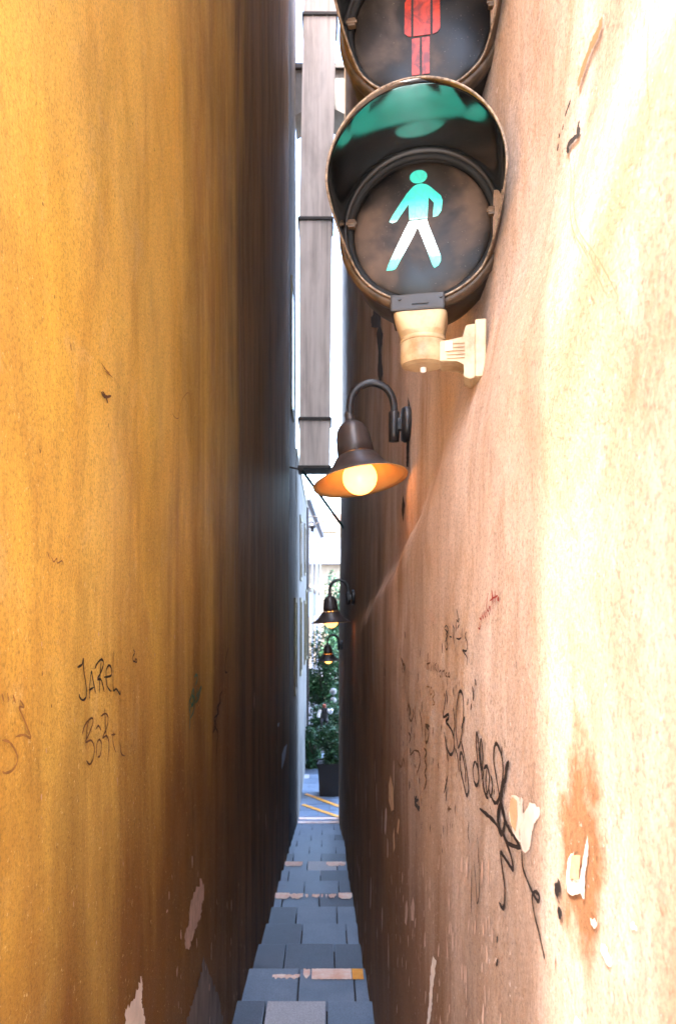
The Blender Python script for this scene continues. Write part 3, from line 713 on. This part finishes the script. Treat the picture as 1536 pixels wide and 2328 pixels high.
legs = [(796,505),(906,505),(916,540),(990,735),(990,765),(975,792),(952,804),(940,790),(880,625),(848,545),(815,612),(712,790),(690,797),(652,796),(664,762)]
for p in (head, body, armp, legs): flat(bm, p, TA, ZG, 957, 520, 0)
wrap(bm, 0, .0014)
gm = bpy.data.objects.new  # noqa
o = obj('walking_figure', bm, M['green_man'], lg); o.location = (0, 0, ZG)
lr = aspect(ZR, True)
bm = bmesh.new()
def rr_poly(x0, x1, y0, y1, r):
    out = []
    for cx, cy, a0 in ((x1 - r, y1 - r, 0), (x0 + r, y1 - r, 90), (x0 + r, y0 + r, 180), (x1 - r, y0 + r, 270)):
        out += [(cx + r * math.cos(R(a0 + a)), cy + r * math.sin(R(a0 + a))) for a in range(0, 91, 15)]
    return out
for p in ([(768,20),(800,-40),(808,-30),(808,235),(790,232),(766,210)], [(822,-50),(926,-50),(926,236),(822,236)], [(940,-30),(950,-40),(984,10),(986,205),(970,228),(940,236)],
          rr_poly(812, 861, 250, 470, 4), rr_poly(875, 922, 250, 470, 4), [(872 + 50 * math.cos(R(a)), -110 + 46 * math.sin(R(a))) for a in range(0, 360, 15)]):
    flat(bm, p, TB, ZR, 957, 60, 0)
wrap(bm, 0, .0014)
o = obj('standing_figure', bm, M['red_man'], lr); o.location = (0, 0, ZR)
# backing box joining the two aspects
bm = bmesh.new(); box(bm, -.070, .070, .03, .145, ZG - .05, ZR + .10, 0, .012)
obj('back_box', bm, M['housing'], sig)
# adapter plate, cream collar, wall arm
def L3(px, py, dy=0.0):
    p = rootm(sig).inverted() @ W(px, py, 1.12); return Vector((p.x, dy, p.z))
bm = bmesh.new(); a, b = L3(889, 683), L3(1012, 720)
box(bm, a.x, b.x, -.028, .055, b.z, a.z, 0, .003)
box(bm, -.012, .012, -.0300, -.020, a.z - .016, a.z - .010, 0)
for s in (-.030, .030): lathe(bm, [(.0024, -.0305), (.0024, -.026)], 12, 'Y', Matrix.Translation((s, 0, a.z - .007)), 0)
ad = obj('adapter', bm, M['housing'], sig)
bm = bmesh.new()
rings = []
def sq(w, dep, z, sh, seg=40, cx=0):
    ring = []
    for k in range(seg):
        t = 2 * math.pi * k / seg; c, s = math.cos(t), math.sin(t)
        e = sh
        x = math.copysign(abs(c) ** e, c) * w; y = math.copysign(abs(s) ** e, s) * dep
        ring.append(bm.verts.new((cx + x, .014 + y, z)))
    return ring
z0 = b.z; wc = .034
cxm = L3(957, 800).x
spec_ = [(.0395, .040, z0, .3, 0), (.0385, .039, z0 - .006, .3, 0), (.0335, .036, z0 - .024, .55, .002), (.0328, .034, z0 - .030, .9, .003), (.0345, .0345, z0 - .0305, 1, .003), (.0345, .0345, z0 - .036, 1, .003), (.0334, .0334, z0 - .0365, 1, .003), (.0334, .0334, z0 - .0375, 1, .003), (.0345, .0345, z0 - .038, 1, .003),
         (.0345, .0345, z0 - .064, 1, .003), (.0325, .0325, z0 - .069, 1, .003), (.024, .024, z0 - .0715, 1, .003), (.012, .012, z0 - .0722, 1, .003)]
for w, dp, z, sh, cx in spec_: rings.append(sq(w, dp, z, sh, 40, cx - .001))
for A, B in zip(rings[:-1], rings[1:]):
    for k in range(40): bm.faces.new((A[k], A[(k + 1) % 40], B[(k + 1) % 40], B[k]))
bm.faces.new(rings[0]); bm.faces.new(rings[-1])
collar = obj('collar', bm, M['cream_plastic'], sig)
for p in collar.data.polygons: p.use_smooth = p.center.z < z0 - .03 and abs(p.normal.z) < .2
bm = bmesh.new(); lathe(bm, [(.0045, z0 - .0722), (.0045, z0 - .078), (.003, z0 - .0795)], 6, 'Z', Matrix.Translation((.002, .014, 0))); obj('nut', bm, M['sticker'], collar)
# arm in wall direction (local +x), plate follows the plaster
bm = bmesh.new()
pr = [(1000, 784), (1052, 780), (1058, 752), (1083, 750), (1083, 866), (1070, 873), (1053, 866), (1055, 838), (1040, 830), (1000, 829)]
pts = [L3(x, y, -.012) for x, y in pr]
prism(bm, pts, (0, .052, 0))
bmesh.ops.bevel(bm, geom=[e for e in bm.edges], offset=.0012, segments=2, affect='EDGES')
for k in range(5):
    p, q = L3(1016, 791 + k * 8), L3(1056, 789 + k * 8)
    box(bm, p.x, q.x, -.0145, -.011, p.z - .0012, p.z + .0004, 0, .0)
p, q = L3(1078, 745), L3(1092, 872)
box(bm, p.x, p.x + .016, -.020, .050, q.z, p.z, 0, .002)
arm = obj('wall_arm', bm, M['cream_plastic'], sig)
bm = bmesh.new(); p, q = L3(1012, 788), L3(1028, 808); box(bm, p.x, q.x, -.0158, -.0150, q.z, p.z); obj('sticker', bm, M['sticker'], arm)

# ------------------------------------------------------------------ lamps
def make_lamp(bulb_k):
    t = empty('wall_lamp', (0, 0, 0))
    bm = bmesh.new(); lathe(bm, [(.0, .004), (.040, .004), (.046, .0), (.047, -.012), (.042, -.020), (.0, -.022)], 40, 'X')
    obj('wall_plate', bm, M['metal_black'], t, smooth=True)
    bm = bmesh.new()
    lathe(bm, [(.0135, -.045), (.0145, -.010), (.0145, .030), (.012, .034)], 20, 'Z', Matrix.Translation((-.040, 0, 0)))
    box(bm, -.045, -.010, -.011, .011, -.016, .016, 0, .003)
    pts = spline([(-.040, 0, .02), (-.0405, 0, .050), (-.048, 0, .078), (-.066, 0, .099), (-.0975, 0, .109), (-.129, 0, .099), (-.148, 0, .078), (-.155, 0, .050), (-.155, 0, .012)], 8)
    tube(bm, pts, .0098, 14)
    obj('arm', bm, M['metal_black'], t, smooth=True)
    head = bpy.data.objects.new('lamp_shade', None)
    A = Vector((-.155, 0, .010))
    # dome: closed cap
    bm = bmesh.new()
    lathe(bm, [(.0115, .022), (.0125, .010), (.0125, -.002), (.020, -.006), (.031, -.014), (.040, -.028), (.0445, -.048), (.047, -.075), (.0485, -.098), (.0465, -.098), (.043, -.060), (.030, -.024), (.004, -.016)], 48, 'Z')
    dome = obj('lamp_dome', bm, M['shade_out'], t, smooth=True)
    bm = bmesh.new()
    out = [(.0515, -.100), (.0550, -.103), (.0640, -.117), (.0760, -.133), (.0930, -.149), (.1120, -.161), (.1240, -.167)]
    inn = [(.1235, -.1695), (.1110, -.1635), (.0920, -.1515), (.0745, -.1355), (.0620, -.1190), (.0525, -.1040)]
    r = lathe(bm, out + inn, 72, 'Z', closed=True)
    bm.faces.ensure_lookup_table()
    for f in bm.faces:
        c = f.calc_center_median(); rad = math.hypot(c.x, c.y)
        # inner skin lies below the outer one at the same radius
        zo = None
        for (r1, z1), (r2, z2) in zip(out[:-1], out[1:]):
            if r1 <= rad <= r2: zo = z1 + (z2 - z1) * (rad - r1) / (r2 - r1)
        f.material_index = 1 if (zo is not None and c.z < zo - .0012) or rad < .0525 and c.z < -.101 else 0
    for k in range(3):
        a = 2 * math.pi * k / 3 + .5; box(bm, .0475 * math.cos(a) - .003, .0475 * math.cos(a) + .006, .0475 * math.sin(a) - .003, .0475 * math.sin(a) + .003, -.105, -.094)
    shade = obj('lamp_shade', bm, [M['shade_out'], M['enamel_in']], t, smooth=True)
    bm = bmesh.new(); bmesh.ops.create_uvsphere(bm, u_segments=40, v_segments=24, radius=.0445, matrix=Matrix.Translation((0, 0, -.158)))
    lathe(bm, [(.018, -.122), (.018, -.085)], 20, 'Z')
    bulb = obj('bulb', bm, M['bulb'], t, smooth=True)
    for o in (dome, shade, bulb): o.location = A
    return t, (dome, shade, bulb)
def copy_tree(o, parent=None):
    c = o.copy(); scene.collection.objects.link(c)
    if parent is not None: c.parent = parent
    for ch in list(o.children): copy_tree(ch, c)
    return c
lamp, hp = make_lamp(1)
L0 = copy_tree(lamp); L2_ = copy_tree(lamp)
def place(root, px, py, d, roll, pitch, label, sc=1.0):
    yaw = 0
    p = W(px, py, d); p.x = xr(d, p.z - EYE) - .001
    root.location = p; root.rotation_euler = (0, 0, R(yaw))
    for ch in root.children:
        if ch.name.split('.')[0] in ('lamp_dome', 'lamp_shade', 'bulb'):
            ch.rotation_euler = (R(pitch), R(roll), 0)
    root.scale = (sc,) * 3
    tag(root, label, 'wall lamp', 'black bell lamps along the right wall')
place(lamp, 928, 965, 2.10, -9, -9, 'nearest and largest black bell lamp, tilted shade, lit, under the signal', 1.07)
place(L0, 797, 1358, 4.70, -3, 0, 'middle black bell lamp on the right wall, shade seen level')
place(L2_, 768, 1467, 7.85, -2, 2, 'farthest and smallest black bell lamp, against the tree')
bm_ = M['bulb'].node_tree.nodes['Principled BSDF']; bm_.inputs['Emission Strength'].default_value = 7.5 * G

# ------------------------------------------------------------------ duct, arch, rod
DD = 6.95
du = empty('ventilation_duct', W(716, 1068, DD)); tag(du, 'tall square grey duct hanging between the two walls', 'duct')
def dxy(py):
    l = 680 + (10 * (495 - py) / 465 if py < 495 else 0); r = 751 + (495 - py) * .028 if py < 495 else 750.5 + (950 - py) * .009
    return W(l, py, DD).x, W(r, py, DD).x
cuts = [1062, 952, 497, 32, -380]
for a, b in zip(cuts[:-1], cuts[1:]):
    bm = bmesh.new(); l0, r0 = dxy(a); l1, r1 = dxy(b); z0_, z1_ = W(0, a, DD).z + .012, W(0, b, DD).z - .012
    vs = [bm.verts.new(p) for p in ((l0, DD, z0_), (r0, DD, z0_), (r0, DD + .3, z0_), (l0, DD + .3, z0_), (l1, DD, z1_), (r1, DD, z1_), (r1, DD + .3, z1_), (l1, DD + .3, z1_))]
    for f in ((0, 1, 2, 3), (4, 7, 6, 5), (0, 4, 5, 1), (1, 5, 6, 2), (2, 6, 7, 3), (3, 7, 4, 0)): bm.faces.new([vs[i] for i in f])
    bmesh.ops.bevel(bm, geom=list(bm.edges), offset=.006, segments=2, affect='EDGES')
    # raised seam battens on the front
    for t in (.28, .72):
        xx0 = l0 + (r0 - l0) * t; xx1 = l1 + (r1 - l1) * t
        q = [bm.verts.new(p) for p in ((xx0 - .004, DD - .005, z0_), (xx0 + .004, DD - .005, z0_), (xx1 + .004, DD - .005, z1_), (xx1 - .004, DD - .005, z1_), (xx0 - .004, DD + .003, z0_), (xx0 + .004, DD + .003, z0_), (xx1 + .004, DD + .003, z1_), (xx1 - .004, DD + .003, z1_))]
        for f in ((0, 1, 2, 3), (4, 7, 6, 5), (0, 4, 5, 1), (1, 5, 6, 2), (2, 6, 7, 3), (3, 7, 4, 0)): bm.faces.new([q[i] for i in f])
    obj('duct_section', bm, M['duct'], du, world=True)
for c in cuts[:-1]:
    l, r = dxy(c); z = W(0, c, DD).z; bm = bmesh.new()
    box(bm, l - .016, r + .016, DD - .018, DD + .318, z - .014, z + .014, 0, .003)
    obj('flange', bm, M['dark_metal'], du, world=True)
br = empty('stay_rod', W(685, 1068, 6.9)); tag(br, 'thin dark green rod slanting across the alley under the duct', 'rod')
bm = bmesh.new()
p0 = W(652, 1060, 6.86); p0.x = xl(6.8, .3) - .02
tube(bm, [p0, W(684, 1068, 6.9)], .008, 10); obj('bar', bm, M['dark_metal'], br, world=True)
bm = bmesh.new(); e = W(776, 1206, 7.6); e.x = xr(7.6, .8) + .02
tube(bm, [W(684, 1066, 6.9), e], .015, 10); obj('rod', bm, M['green_rod'], br, world=True)
bm = bmesh.new(); c = W(684, 1067, 6.9); box(bm, c.x - .02, c.x + .02, c.y - .015, c.y + .015, c.z - .02, c.z + .02, 0, .004); obj('joint', bm, M['dark_metal'], br, world=True)

ar = empty('buttress_arch', (0, 8.4, W(0, 280, 8.4).z)); tag(ar, 'short masonry arch bracing the two walls high up behind the duct', 'arch')
bm = bmesh.new(); zt_ = W(0, 160, 8.4).z; x0, x1 = -.345, .24; pts = [Vector((x0, 8.4, zt_)), Vector((x1, 8.4, zt_))]
for k in range(17):
    t = k / 16; x = x1 + (x0 - x1) * t; pts.append(Vector((x, 8.4, W(0, 262, 8.4).z + .10 * math.sin(math.pi * t))))
prism(bm, pts, (0, .45, 0)); obj('arch_block', bm, M['pale'], ar, world=True)
bm = bmesh.new(); box(bm, x0, x1, 8.36, 8.9, zt_ + .002, zt_ + .06, 0, .004); obj('coping', bm, M['dark_metal'], ar, world=True)

# ------------------------------------------------------------------ pale building farther on the left
ph = empty('pale_building', (-3, 9, EYE + GL)); tag(ph, 'weathered pale grey building on the left beyond the ochre one', 'building')
def xp(d, z): return -.338 + .004 * nz(d * 1.2, z * .8, 40) + .006 * nz(d * .5, z * .5, 31)
bm = wall_mesh(xp, steps_list(6.86, 8.55, .05, .05, 1), steps_list(-2.75, ZTOP - .2, .07, .07, 1), -5.6)
obj('wall', bm, M['pale_sooty'], ph, world=True)
gh = empty('low_pale_house', (-3, 11, EYE + GL)); tag(gh, 'lower pale house with dark window slits continuing the left side', 'house')
def xg(d, z): return -.336 + .003 * nz(d * 1.2, z * .8, 55)
bm = wall_mesh(xg, steps_list(8.56, 13.3, .08, .08, 1), steps_list(-2.75, 1.75, .09, .09, 1), -5.6)
obj('wall', bm, M['pale'], gh, world=True)
bm = bmesh.new(); box(bm, -5.7, -.322, 8.6, 13.32, EYE + 1.755, EYE + 1.83, 0, .01); obj('roof', bm, M['olive'], gh, world=True)
def recess(root, d0, d1, z0, z1, xw):
    bm = bmesh.new(); z0 += EYE; z1 += EYE
    box(bm, xw - .02, xw + .010, d0, d1, z0, z0 + .05); box(bm, xw - .02, xw + .010, d0, d1, z1 - .05, z1)
    box(bm, xw - .02, xw + .010, d0, d0 + .05, z0 + .0505, z1 - .0505); box(bm, xw - .02, xw + .010, d1 - .05, d1, z0 + .0505, z1 - .0505)
    w = obj('window', bm, M['olive'], root, world=True)
    bm = bmesh.new(); box(bm, xw - .02, xw + .004, d0 + .051, d1 - .051, z0 + .051, z1 - .051); obj('pane', bm, M['glass_dark'], w, world=True)
recess(ph, 7.95, 8.45, -.95, .10, -.328)
recess(ph, 7.2, 7.7, 1.9, 3.2, -.328)
for dd, a, b in ((9.7, .35, 1.2), (9.7, -.9, .12), (11.6, .5, 1.3), (11.6, -.9, .1), (12.6, -.9, .3)):
    recess(gh, dd, dd + .55, a, b, -.328)
bm = bmesh.new()
for k in range(9):                                    # downpipe with clips at the corner
    pass
tube(bm, [(-.318, 13.2, EYE + 1.75), (-.318, 13.2, EYE + GL + .05)], .022, 12)
dp = obj('drainpipe', bm, M['dark_metal'], gh, world=True, smooth=True)

# white townhouse
wh = empty('white_townhouse', (-2, 18, EYE + GL)); tag(wh, 'white townhouse with narrow windows at the far left of the gap', 'house')
A_, B_ = Vector((-.36, 14.2, 0)), Vector((-.135, 21.5, 0))
bm = bmesh.new(); prism(bm, [Vector((p.x, p.y, EYE + GL)) for p in (A_, B_, Vector((-6, 21.5, 0)), Vector((-6, 14.2, 0)))], (0, 0, 2.0 - GL)); obj('wall', bm, M['white'], wh, world=True)
bm = bmesh.new(); zz = EYE + 2.003
prism(bm, [Vector((p.x, p.y, zz)) for p in (A_ + Vector((.07, -.2, 0)), B_ + Vector((.09, .2, 0)), Vector((-6.1, 21.7, 0)), Vector((-6.1, 14.0, 0)))], (0, 0, .09)); rf = obj('roof', bm, M['roof_grey'], wh, world=True)
for t0, t1, a, b in ((.10, .22, .4, 1.6), (.38, .50, .4, 1.7), (.72, .84, .4, 1.7), (.10, .22, -1.3, -.2), (.38, .50, -1.3, -.2), (.72, .84, -1.3, -.2)):
    nn = Vector((.02, -.001, 0)); bm = bmesh.new(); p, q = A_.lerp(B_, t0), A_.lerp(B_, t1)
    prism(bm, [Vector((v.x, v.y, EYE + a)) for v in (p - nn, q - nn, q + nn * .5, p + nn * .5)], (0, 0, b - a)); w = obj('window', bm, M['glass_dark'], wh, world=True)
    bm = bmesh.new()
    prism(bm, [Vector((v.x, v.y, EYE + a - .08)) for v in (p - nn, q - nn, q + nn * 1.5, p + nn * 1.5)], (0, 0, .075)); obj('sill', bm, M['cream'], w, world=True)
# hanging bracket sign under the eave
hs = empty('hanging_lantern', W(712, 1190, 13.8)); tag(hs, 'dark curled bracket lantern hanging from the left eave in the gap', 'lantern')
bm = bmesh.new(); P_ = [W(698, 1176, 13.8), W(712, 1174, 13.8), W(726, 1178, 13.8), W(737, 1184, 13.8)]
tube(bm, spline(P_), .010, 8); tube(bm, spline([W(698, 1192, 13.8), W(708, 1186, 13.8), W(716, 1192, 13.8), W(724, 1188, 13.8), W(737, 1185, 13.8)]), .012, 8); obj('bracket', bm, M['dark_metal'], hs, world=True)
bm = bmesh.new(); c = W(710, 1196, 13.8)
lathe(bm, [(.0, .06), (.03, .055), (.075, .0), (.07, -.02), (.04, -.045), (.0, -.05)], 20, 'Z', Matrix.Translation(c)); obj('lantern_cap', bm, M['metal_black'], hs, world=True, smooth=True)
bm = bmesh.new(); lathe(bm, [(.0, -.05), (.035, -.05), (.028, -.10), (.0, -.105)], 16, 'Z', Matrix.Translation(c)); obj('lantern_glass', bm, M['glass_dark'], hs, world=True, smooth=True)

# cream house with grey roof across the gap
def house(name, x0, x1, y0, y1, zb, zw, zr, mw, mr, label, ridge='x', wins=()):
    t = empty(name, ((x0 + x1) / 2, y0, zb)); tag(t, label, 'house')
    bm = bmesh.new(); box(bm, x0, x1, y0, y1, zb, zw); obj('wall', bm, mw, t, world=True)
    bm = bmesh.new()
    if ridge == 'x':
        prism(bm, [Vector((x0 - .3, y0 - .4, zw + .003)), Vector((x0 - .3, y1 + .4, zw + .003)), Vector((x0 - .3, (y0 + y1) / 2, zr))], (x1 - x0 + .6, 0, 0))
    else:
        prism(bm, [Vector((x0 - .3, y0 - .4, zw + .003)), Vector((x1 + .3, y0 - .4, zw + .003)), Vector(((x0 + x1) / 2, y0 - .4, zr))], (0, y1 - y0 + .8, 0))
    r = obj('roof', bm, mr, t, world=True)
    bm = bmesh.new(); box(bm, x0 + .8, x0 + 1.3, (y0 + y1) / 2 - .5, (y0 + y1) / 2, zw + .3, zr + .6); obj('chimney', bm, mw, r, world=True)
    for (a, b, c, d) in wins:
        bm = bmesh.new(); box(bm, a, b, y0 - .05, y0 + .02, c, d); w = obj('window', bm, M['cream'], t, world=True)
        bm = bmesh.new(); box(bm, a + .08, b - .08, y0 - .056, y0 - .04, c + .08, d - .08); obj('pane', bm, M['glass_dark'], w, world=True)
    return t
def zq(py, d): return EYE + (VY - py) * d / FPX
house('cream_house', -.25, 7, 34, 42, EYE + GL, zq(1283, 34), zq(1215, 38), M['cream'], M['roof_grey'], 'cream house with a grey roof closing the far gap', 'x', [(.15, .5, EYE - .8, EYE + .6)])
house('gabled_house', .3, 9, 46, 58, EYE + GL, zq(1250, 46), zq(1120, 46), M['white'], M['roof_grey'], 'pale gabled house behind the cream one', 'y')
hillm = bmesh.new()
n = 40; rows = []
for i in range(n + 1):
    for_row = []
    for j in range(13):
        x = -160 + 320 * i / n; y = 90 + 20 * j
        z = EYE + GL - .5 + 24 * sm(90, 210, y) + 4 * nz(x * .02, y * .02, 3)
        for_row.append(hillm.verts.new((x, y, z)))
    rows.append(for_row)
for i in range(n):
    for j in range(12): hillm.faces.new((rows[i][j], rows[i + 1][j], rows[i + 1][j + 1], rows[i][j + 1]))
tag(obj('hill', hillm, M['hill'], smooth=True), kind='structure')
house('hillside_house', -3.5, 5, 120, 130, 4, 13.5, 17, M['cream'], M['roof_red'], 'pale house with a faded tiled roof high on the far hillside', 'x', [(-1.2, -.4, 9, 11), (.8, 1.6, 9, 11)])

# ------------------------------------------------------------------ planting
def foliage(name, root, c, rad, n, s, mats, seed, world=True, clumps=10):
    rr = random.Random(seed); bm = bmesh.new()
    cl = []
    for _ in range(clumps):
        v = Vector((rr.gauss(0, 1), rr.gauss(0, 1), rr.gauss(0, 1))).normalized() * rr.uniform(.25, .8)
        cl.append((Vector((v.x * rad[0], v.y * rad[1], v.z * rad[2])) + Vector(c), rr.uniform(.28, .5)))
    for _ in range(n):
        cc, k = rr.choice(cl); u = Vector((rr.gauss(0, 1), rr.gauss(0, 1), rr.gauss(0, 1))).normalized() * (rr.random() ** .45) * k
        p = cc + Vector((u.x * rad[0], u.y * rad[1], u.z * rad[2]))
        a = Vector((rr.gauss(0, 1), rr.gauss(0, 1), rr.gauss(0, .6))).normalized(); b = a.cross(Vector((rr.gauss(0, 1), rr.gauss(0, 1), rr.gauss(0, 1)))).normalized()
        L = s * rr.uniform(.6, 1.3); w = L * .42
        f = bm.faces.new([bm.verts.new(p - a * L * .5), bm.verts.new(p + b * w * .5 - a * L * .05), bm.verts.new(p + a * L * .5), bm.verts.new(p - b * w * .5 - a * L * .05)])
        f.material_index = rr.choice(range(len(mats)))
    return obj(name, bm, mats, root, world=world, recalc=False)
def plant(name, label, cat, px, d, zc, rad, n, s, mats, seed, trunk=.04, clumps=10):
    x = (px - VX) * d / FPX if d > 0 else -1.95; g = EYE + GL if d > 0 else 0.0
    t = empty(name, (x, d, g)); tag(t, label, cat)
    bm = bmesh.new()
    top = Vector((x, d, zc + rad[2] * .3))
    tube(bm, spline([(x + .03, d, g), (x - .03, d + .05, g + (zc - g) * .5), top]), [trunk * (1 - .7 * k / 16) for k in range(17)], 8)
    for k in range(5):
        a = k * 1.3 + seed; st_ = Vector((x, d, g + (zc - g) * (.55 + .08 * k)))
        tube(bm, [st_, st_ + Vector((math.cos(a) * rad[0] * .6, math.sin(a) * rad[1] * .6, rad[2] * .5))], [trunk * .4, trunk * .15], 6)
    obj('trunk', bm, M['bark'], t, world=True)
    foliage('crown', t, (x, d, zc), rad, n, s, mats, seed, clumps=clumps)
    return t
added_shade_tree = plant('added_shade_tree', 'leafy tree added out of view behind the viewer to break up the sun', 'tree', 740, -2.6, 10.1, (1.25, 1.25, 1.15), 850, .17, [M['leaf_dark'], M['leaf_mid']], 31, .14, 26)  # unseen crown added here to dapple the sunlight on the right wall
plant('tree', 'tall light green tree in the gap behind the farthest lamp', 'tree', 772, 17.5, zq(1440, 17.5), (.46, .5, 1.35), 9000, .085, [M['leaf_pale'], M['leaf_mid'], M['leaf_mid']], 21, .06, 26)
plant('bush_tree', 'dark dense bushy tree below the farthest lamp', 'tree', 736, 14.6, zq(1545, 14.6), (.50, .4, 1.0), 13000, .07, [M['leaf_mid'], M['leaf_dark'], M['leaf_dark']], 22, .05, 20)
plant('background_shrub', 'dark shrub behind the planter shrub', 'shrub', 742, 12.6, zq(1640, 12.6), (.42, .3, .60), 9000, .055, [M['leaf_dark'], M['leaf_dark'], M['leaf_mid']], 23, .03, 14)
plant('climbing_shrub', 'thin dark climber beside the left wall foot', 'shrub', 714, 12.3, zq(1715, 12.3), (.20, .2, .55), 5000, .05, [M['leaf_dark'], M['leaf_mid']], 25, .02, 10)
pt = empty('planter', (.08, 10.55, EYE + GL)); tag(pt, 'black square planter at the foot of the alley', 'planter')
bm = bmesh.new()
zb = EYE + GL + .008
r0, r1, hh = .15, .175, .42
cx, cy = .065, 10.62
def frus(bm, a, b, z0, z1, flip=False):
    q = [bm.verts.new((cx + sx * a, cy + sy * a, z0)) for sx, sy in ((-1, -1), (1, -1), (1, 1), (-1, 1))] + [bm.verts.new((cx + sx * b, cy + sy * b, z1)) for sx, sy in ((-1, -1), (1, -1), (1, 1), (-1, 1))]
    for k in range(4): bm.faces.new((q[k], q[(k + 1) % 4], q[4 + (k + 1) % 4], q[4 + k]))
    return q
q = frus(bm, r0, r1, zb, zb + hh); bm.faces.new(q[:4]); q2 = frus(bm, r1 + .012, r1 + .012, zb + hh, zb + hh + .04); bm.faces.new((q[4], q[5], q[6], q[7]))
for k in range(4): bm.faces.new((q[4 + k], q[4 + (k + 1) % 4], q2[(k + 1) % 4], q2[k]))
obj('pot', bm, M['black_pot'], pt, world=True)
bm = bmesh.new(); box(bm, cx - .172, cx + .172, cy - .172, cy + .172, zb + hh + .004, zb + hh + .025); obj('soil', bm, M['soil'], pt, world=True)
ps = empty('planter_shrub', (cx, cy, zb + hh + .025)); tag(ps, 'bushy green shrub growing in the black planter', 'shrub')
bm = bmesh.new()
for k in range(7):
    a = k * .9; tube(bm, [(cx + .03 * math.cos(a), cy + .03 * math.sin(a), zb + hh + .02), (cx + .12 * math.cos(a), cy + .12 * math.sin(a), zb + hh + .5)], [.009, .004], 6)
obj('stems', bm, M['bark'], ps, world=True)
foliage('leaves', ps, (cx, cy, EYE - 1.93), (.27, .24, .36), 6500, .05, [M['leaf_mid'], M['leaf_dark'], M['leaf_dark']], 24, clumps=16)
# twin globe lamp by the trees
gl = empty('globe_lamp', W(753, 1640, 13.5) * 1); gl.location.z = EYE + GL; tag(gl, 'pale globe lamp with two stacked globes among the leaves', 'lamp')
bm = bmesh.new(); c = W(757, 1570, 13.4); tube(bm, [(c.x, c.y, EYE + GL), (c.x, c.y, c.z + .02)], .014, 10); obj('post', bm, M['metal_black'], gl, world=True)
for py, r in ((1572, .062), (1592, .058)):
    bm = bmesh.new(); c = W(757, py, 13.35); bmesh.ops.create_uvsphere(bm, u_segments=24, v_segments=16, radius=r, matrix=Matrix.Translation(c)); obj('globe', bm, M['globe_white'], gl, world=True, smooth=True)

# small figure with a reddish head, dark body and white sleeves
def figure(px, py, d):
    """tiny seated figure: skinned body, one continuous surface"""
    c = W(px, py, d); s = .20                       # size of the torso
    t = empty('doll', Vector((c.x, c.y, c.z - .30))); tag(t, 'small doll with red head, black body and white sleeves above the planter shrub', 'doll')
    me = bpy.data.meshes.new('body')
    V = [(0, 0, 0), (0, 0, .08), (0, 0, .14), (0, 0, .17), (-.055, 0, .135), (-.085, -.01, .08), (-.09, -.03, .02), (.055, 0, .135), (.095, -.02, .10), (.12, -.04, .15), (-.04, -.02, -.02), (-.045, -.10, -.03), (-.045, -.11, -.13), (.04, -.02, -.02), (.045, -.10, -.03), (.045, -.11, -.13), (0, 0, .20), (0, -.004, .235)]
    E = [(0, 1), (1, 2), (2, 3), (2, 4), (4, 5), (5, 6), (2, 7), (7, 8), (8, 9), (0, 10), (10, 11), (11, 12), (0, 13), (13, 14), (14, 15), (3, 16), (16, 17)]
    Rr = [.045, .042, .045, .02, .024, .019, .012, .024, .019, .012, .03, .022, .014, .03, .022, .014, .036, .03]
    me.from_pydata(V, E, []); b = bpy.data.objects.new('body', me); scene.collection.objects.link(b)
    sk = b.modifiers.new('skin', 'SKIN'); b.modifiers.new('sub', 'SUBSURF').levels = 2; b.modifiers['sub'].render_levels = 2
    for k, r in enumerate(Rr): me.skin_vertices[0].data[k].radius = (r, r)
    me.skin_vertices[0].data[0].use_root = True
    dg = bpy.context.evaluated_depsgraph_get(); dg.update()
    nm = bpy.data.meshes.new_from_object(b.evaluated_get(dg)); b.modifiers.clear(); b.data = nm
    for m_ in (M['cloth_black'], M['hat_red']): nm.materials.append(m_)
    for p in nm.polygons:
        p.use_smooth = True; p.material_index = 1 if p.center.z > .175 else 0
    b.parent = t; b.location = (0, 0, .22)
    for s_, pts in ((-1, [V[4], V[5], V[6]]), (1, [V[7], V[8], V[9]])):
        bm = bmesh.new(); tube(bm, spline(pts, 6), [.031 - .0004 * k for k in range(13)], 14); o = obj('sleeve', bm, M['cloth_white'], t, smooth=True); o.location = (0, 0, .22)
figure(737, 1622, 12.0)
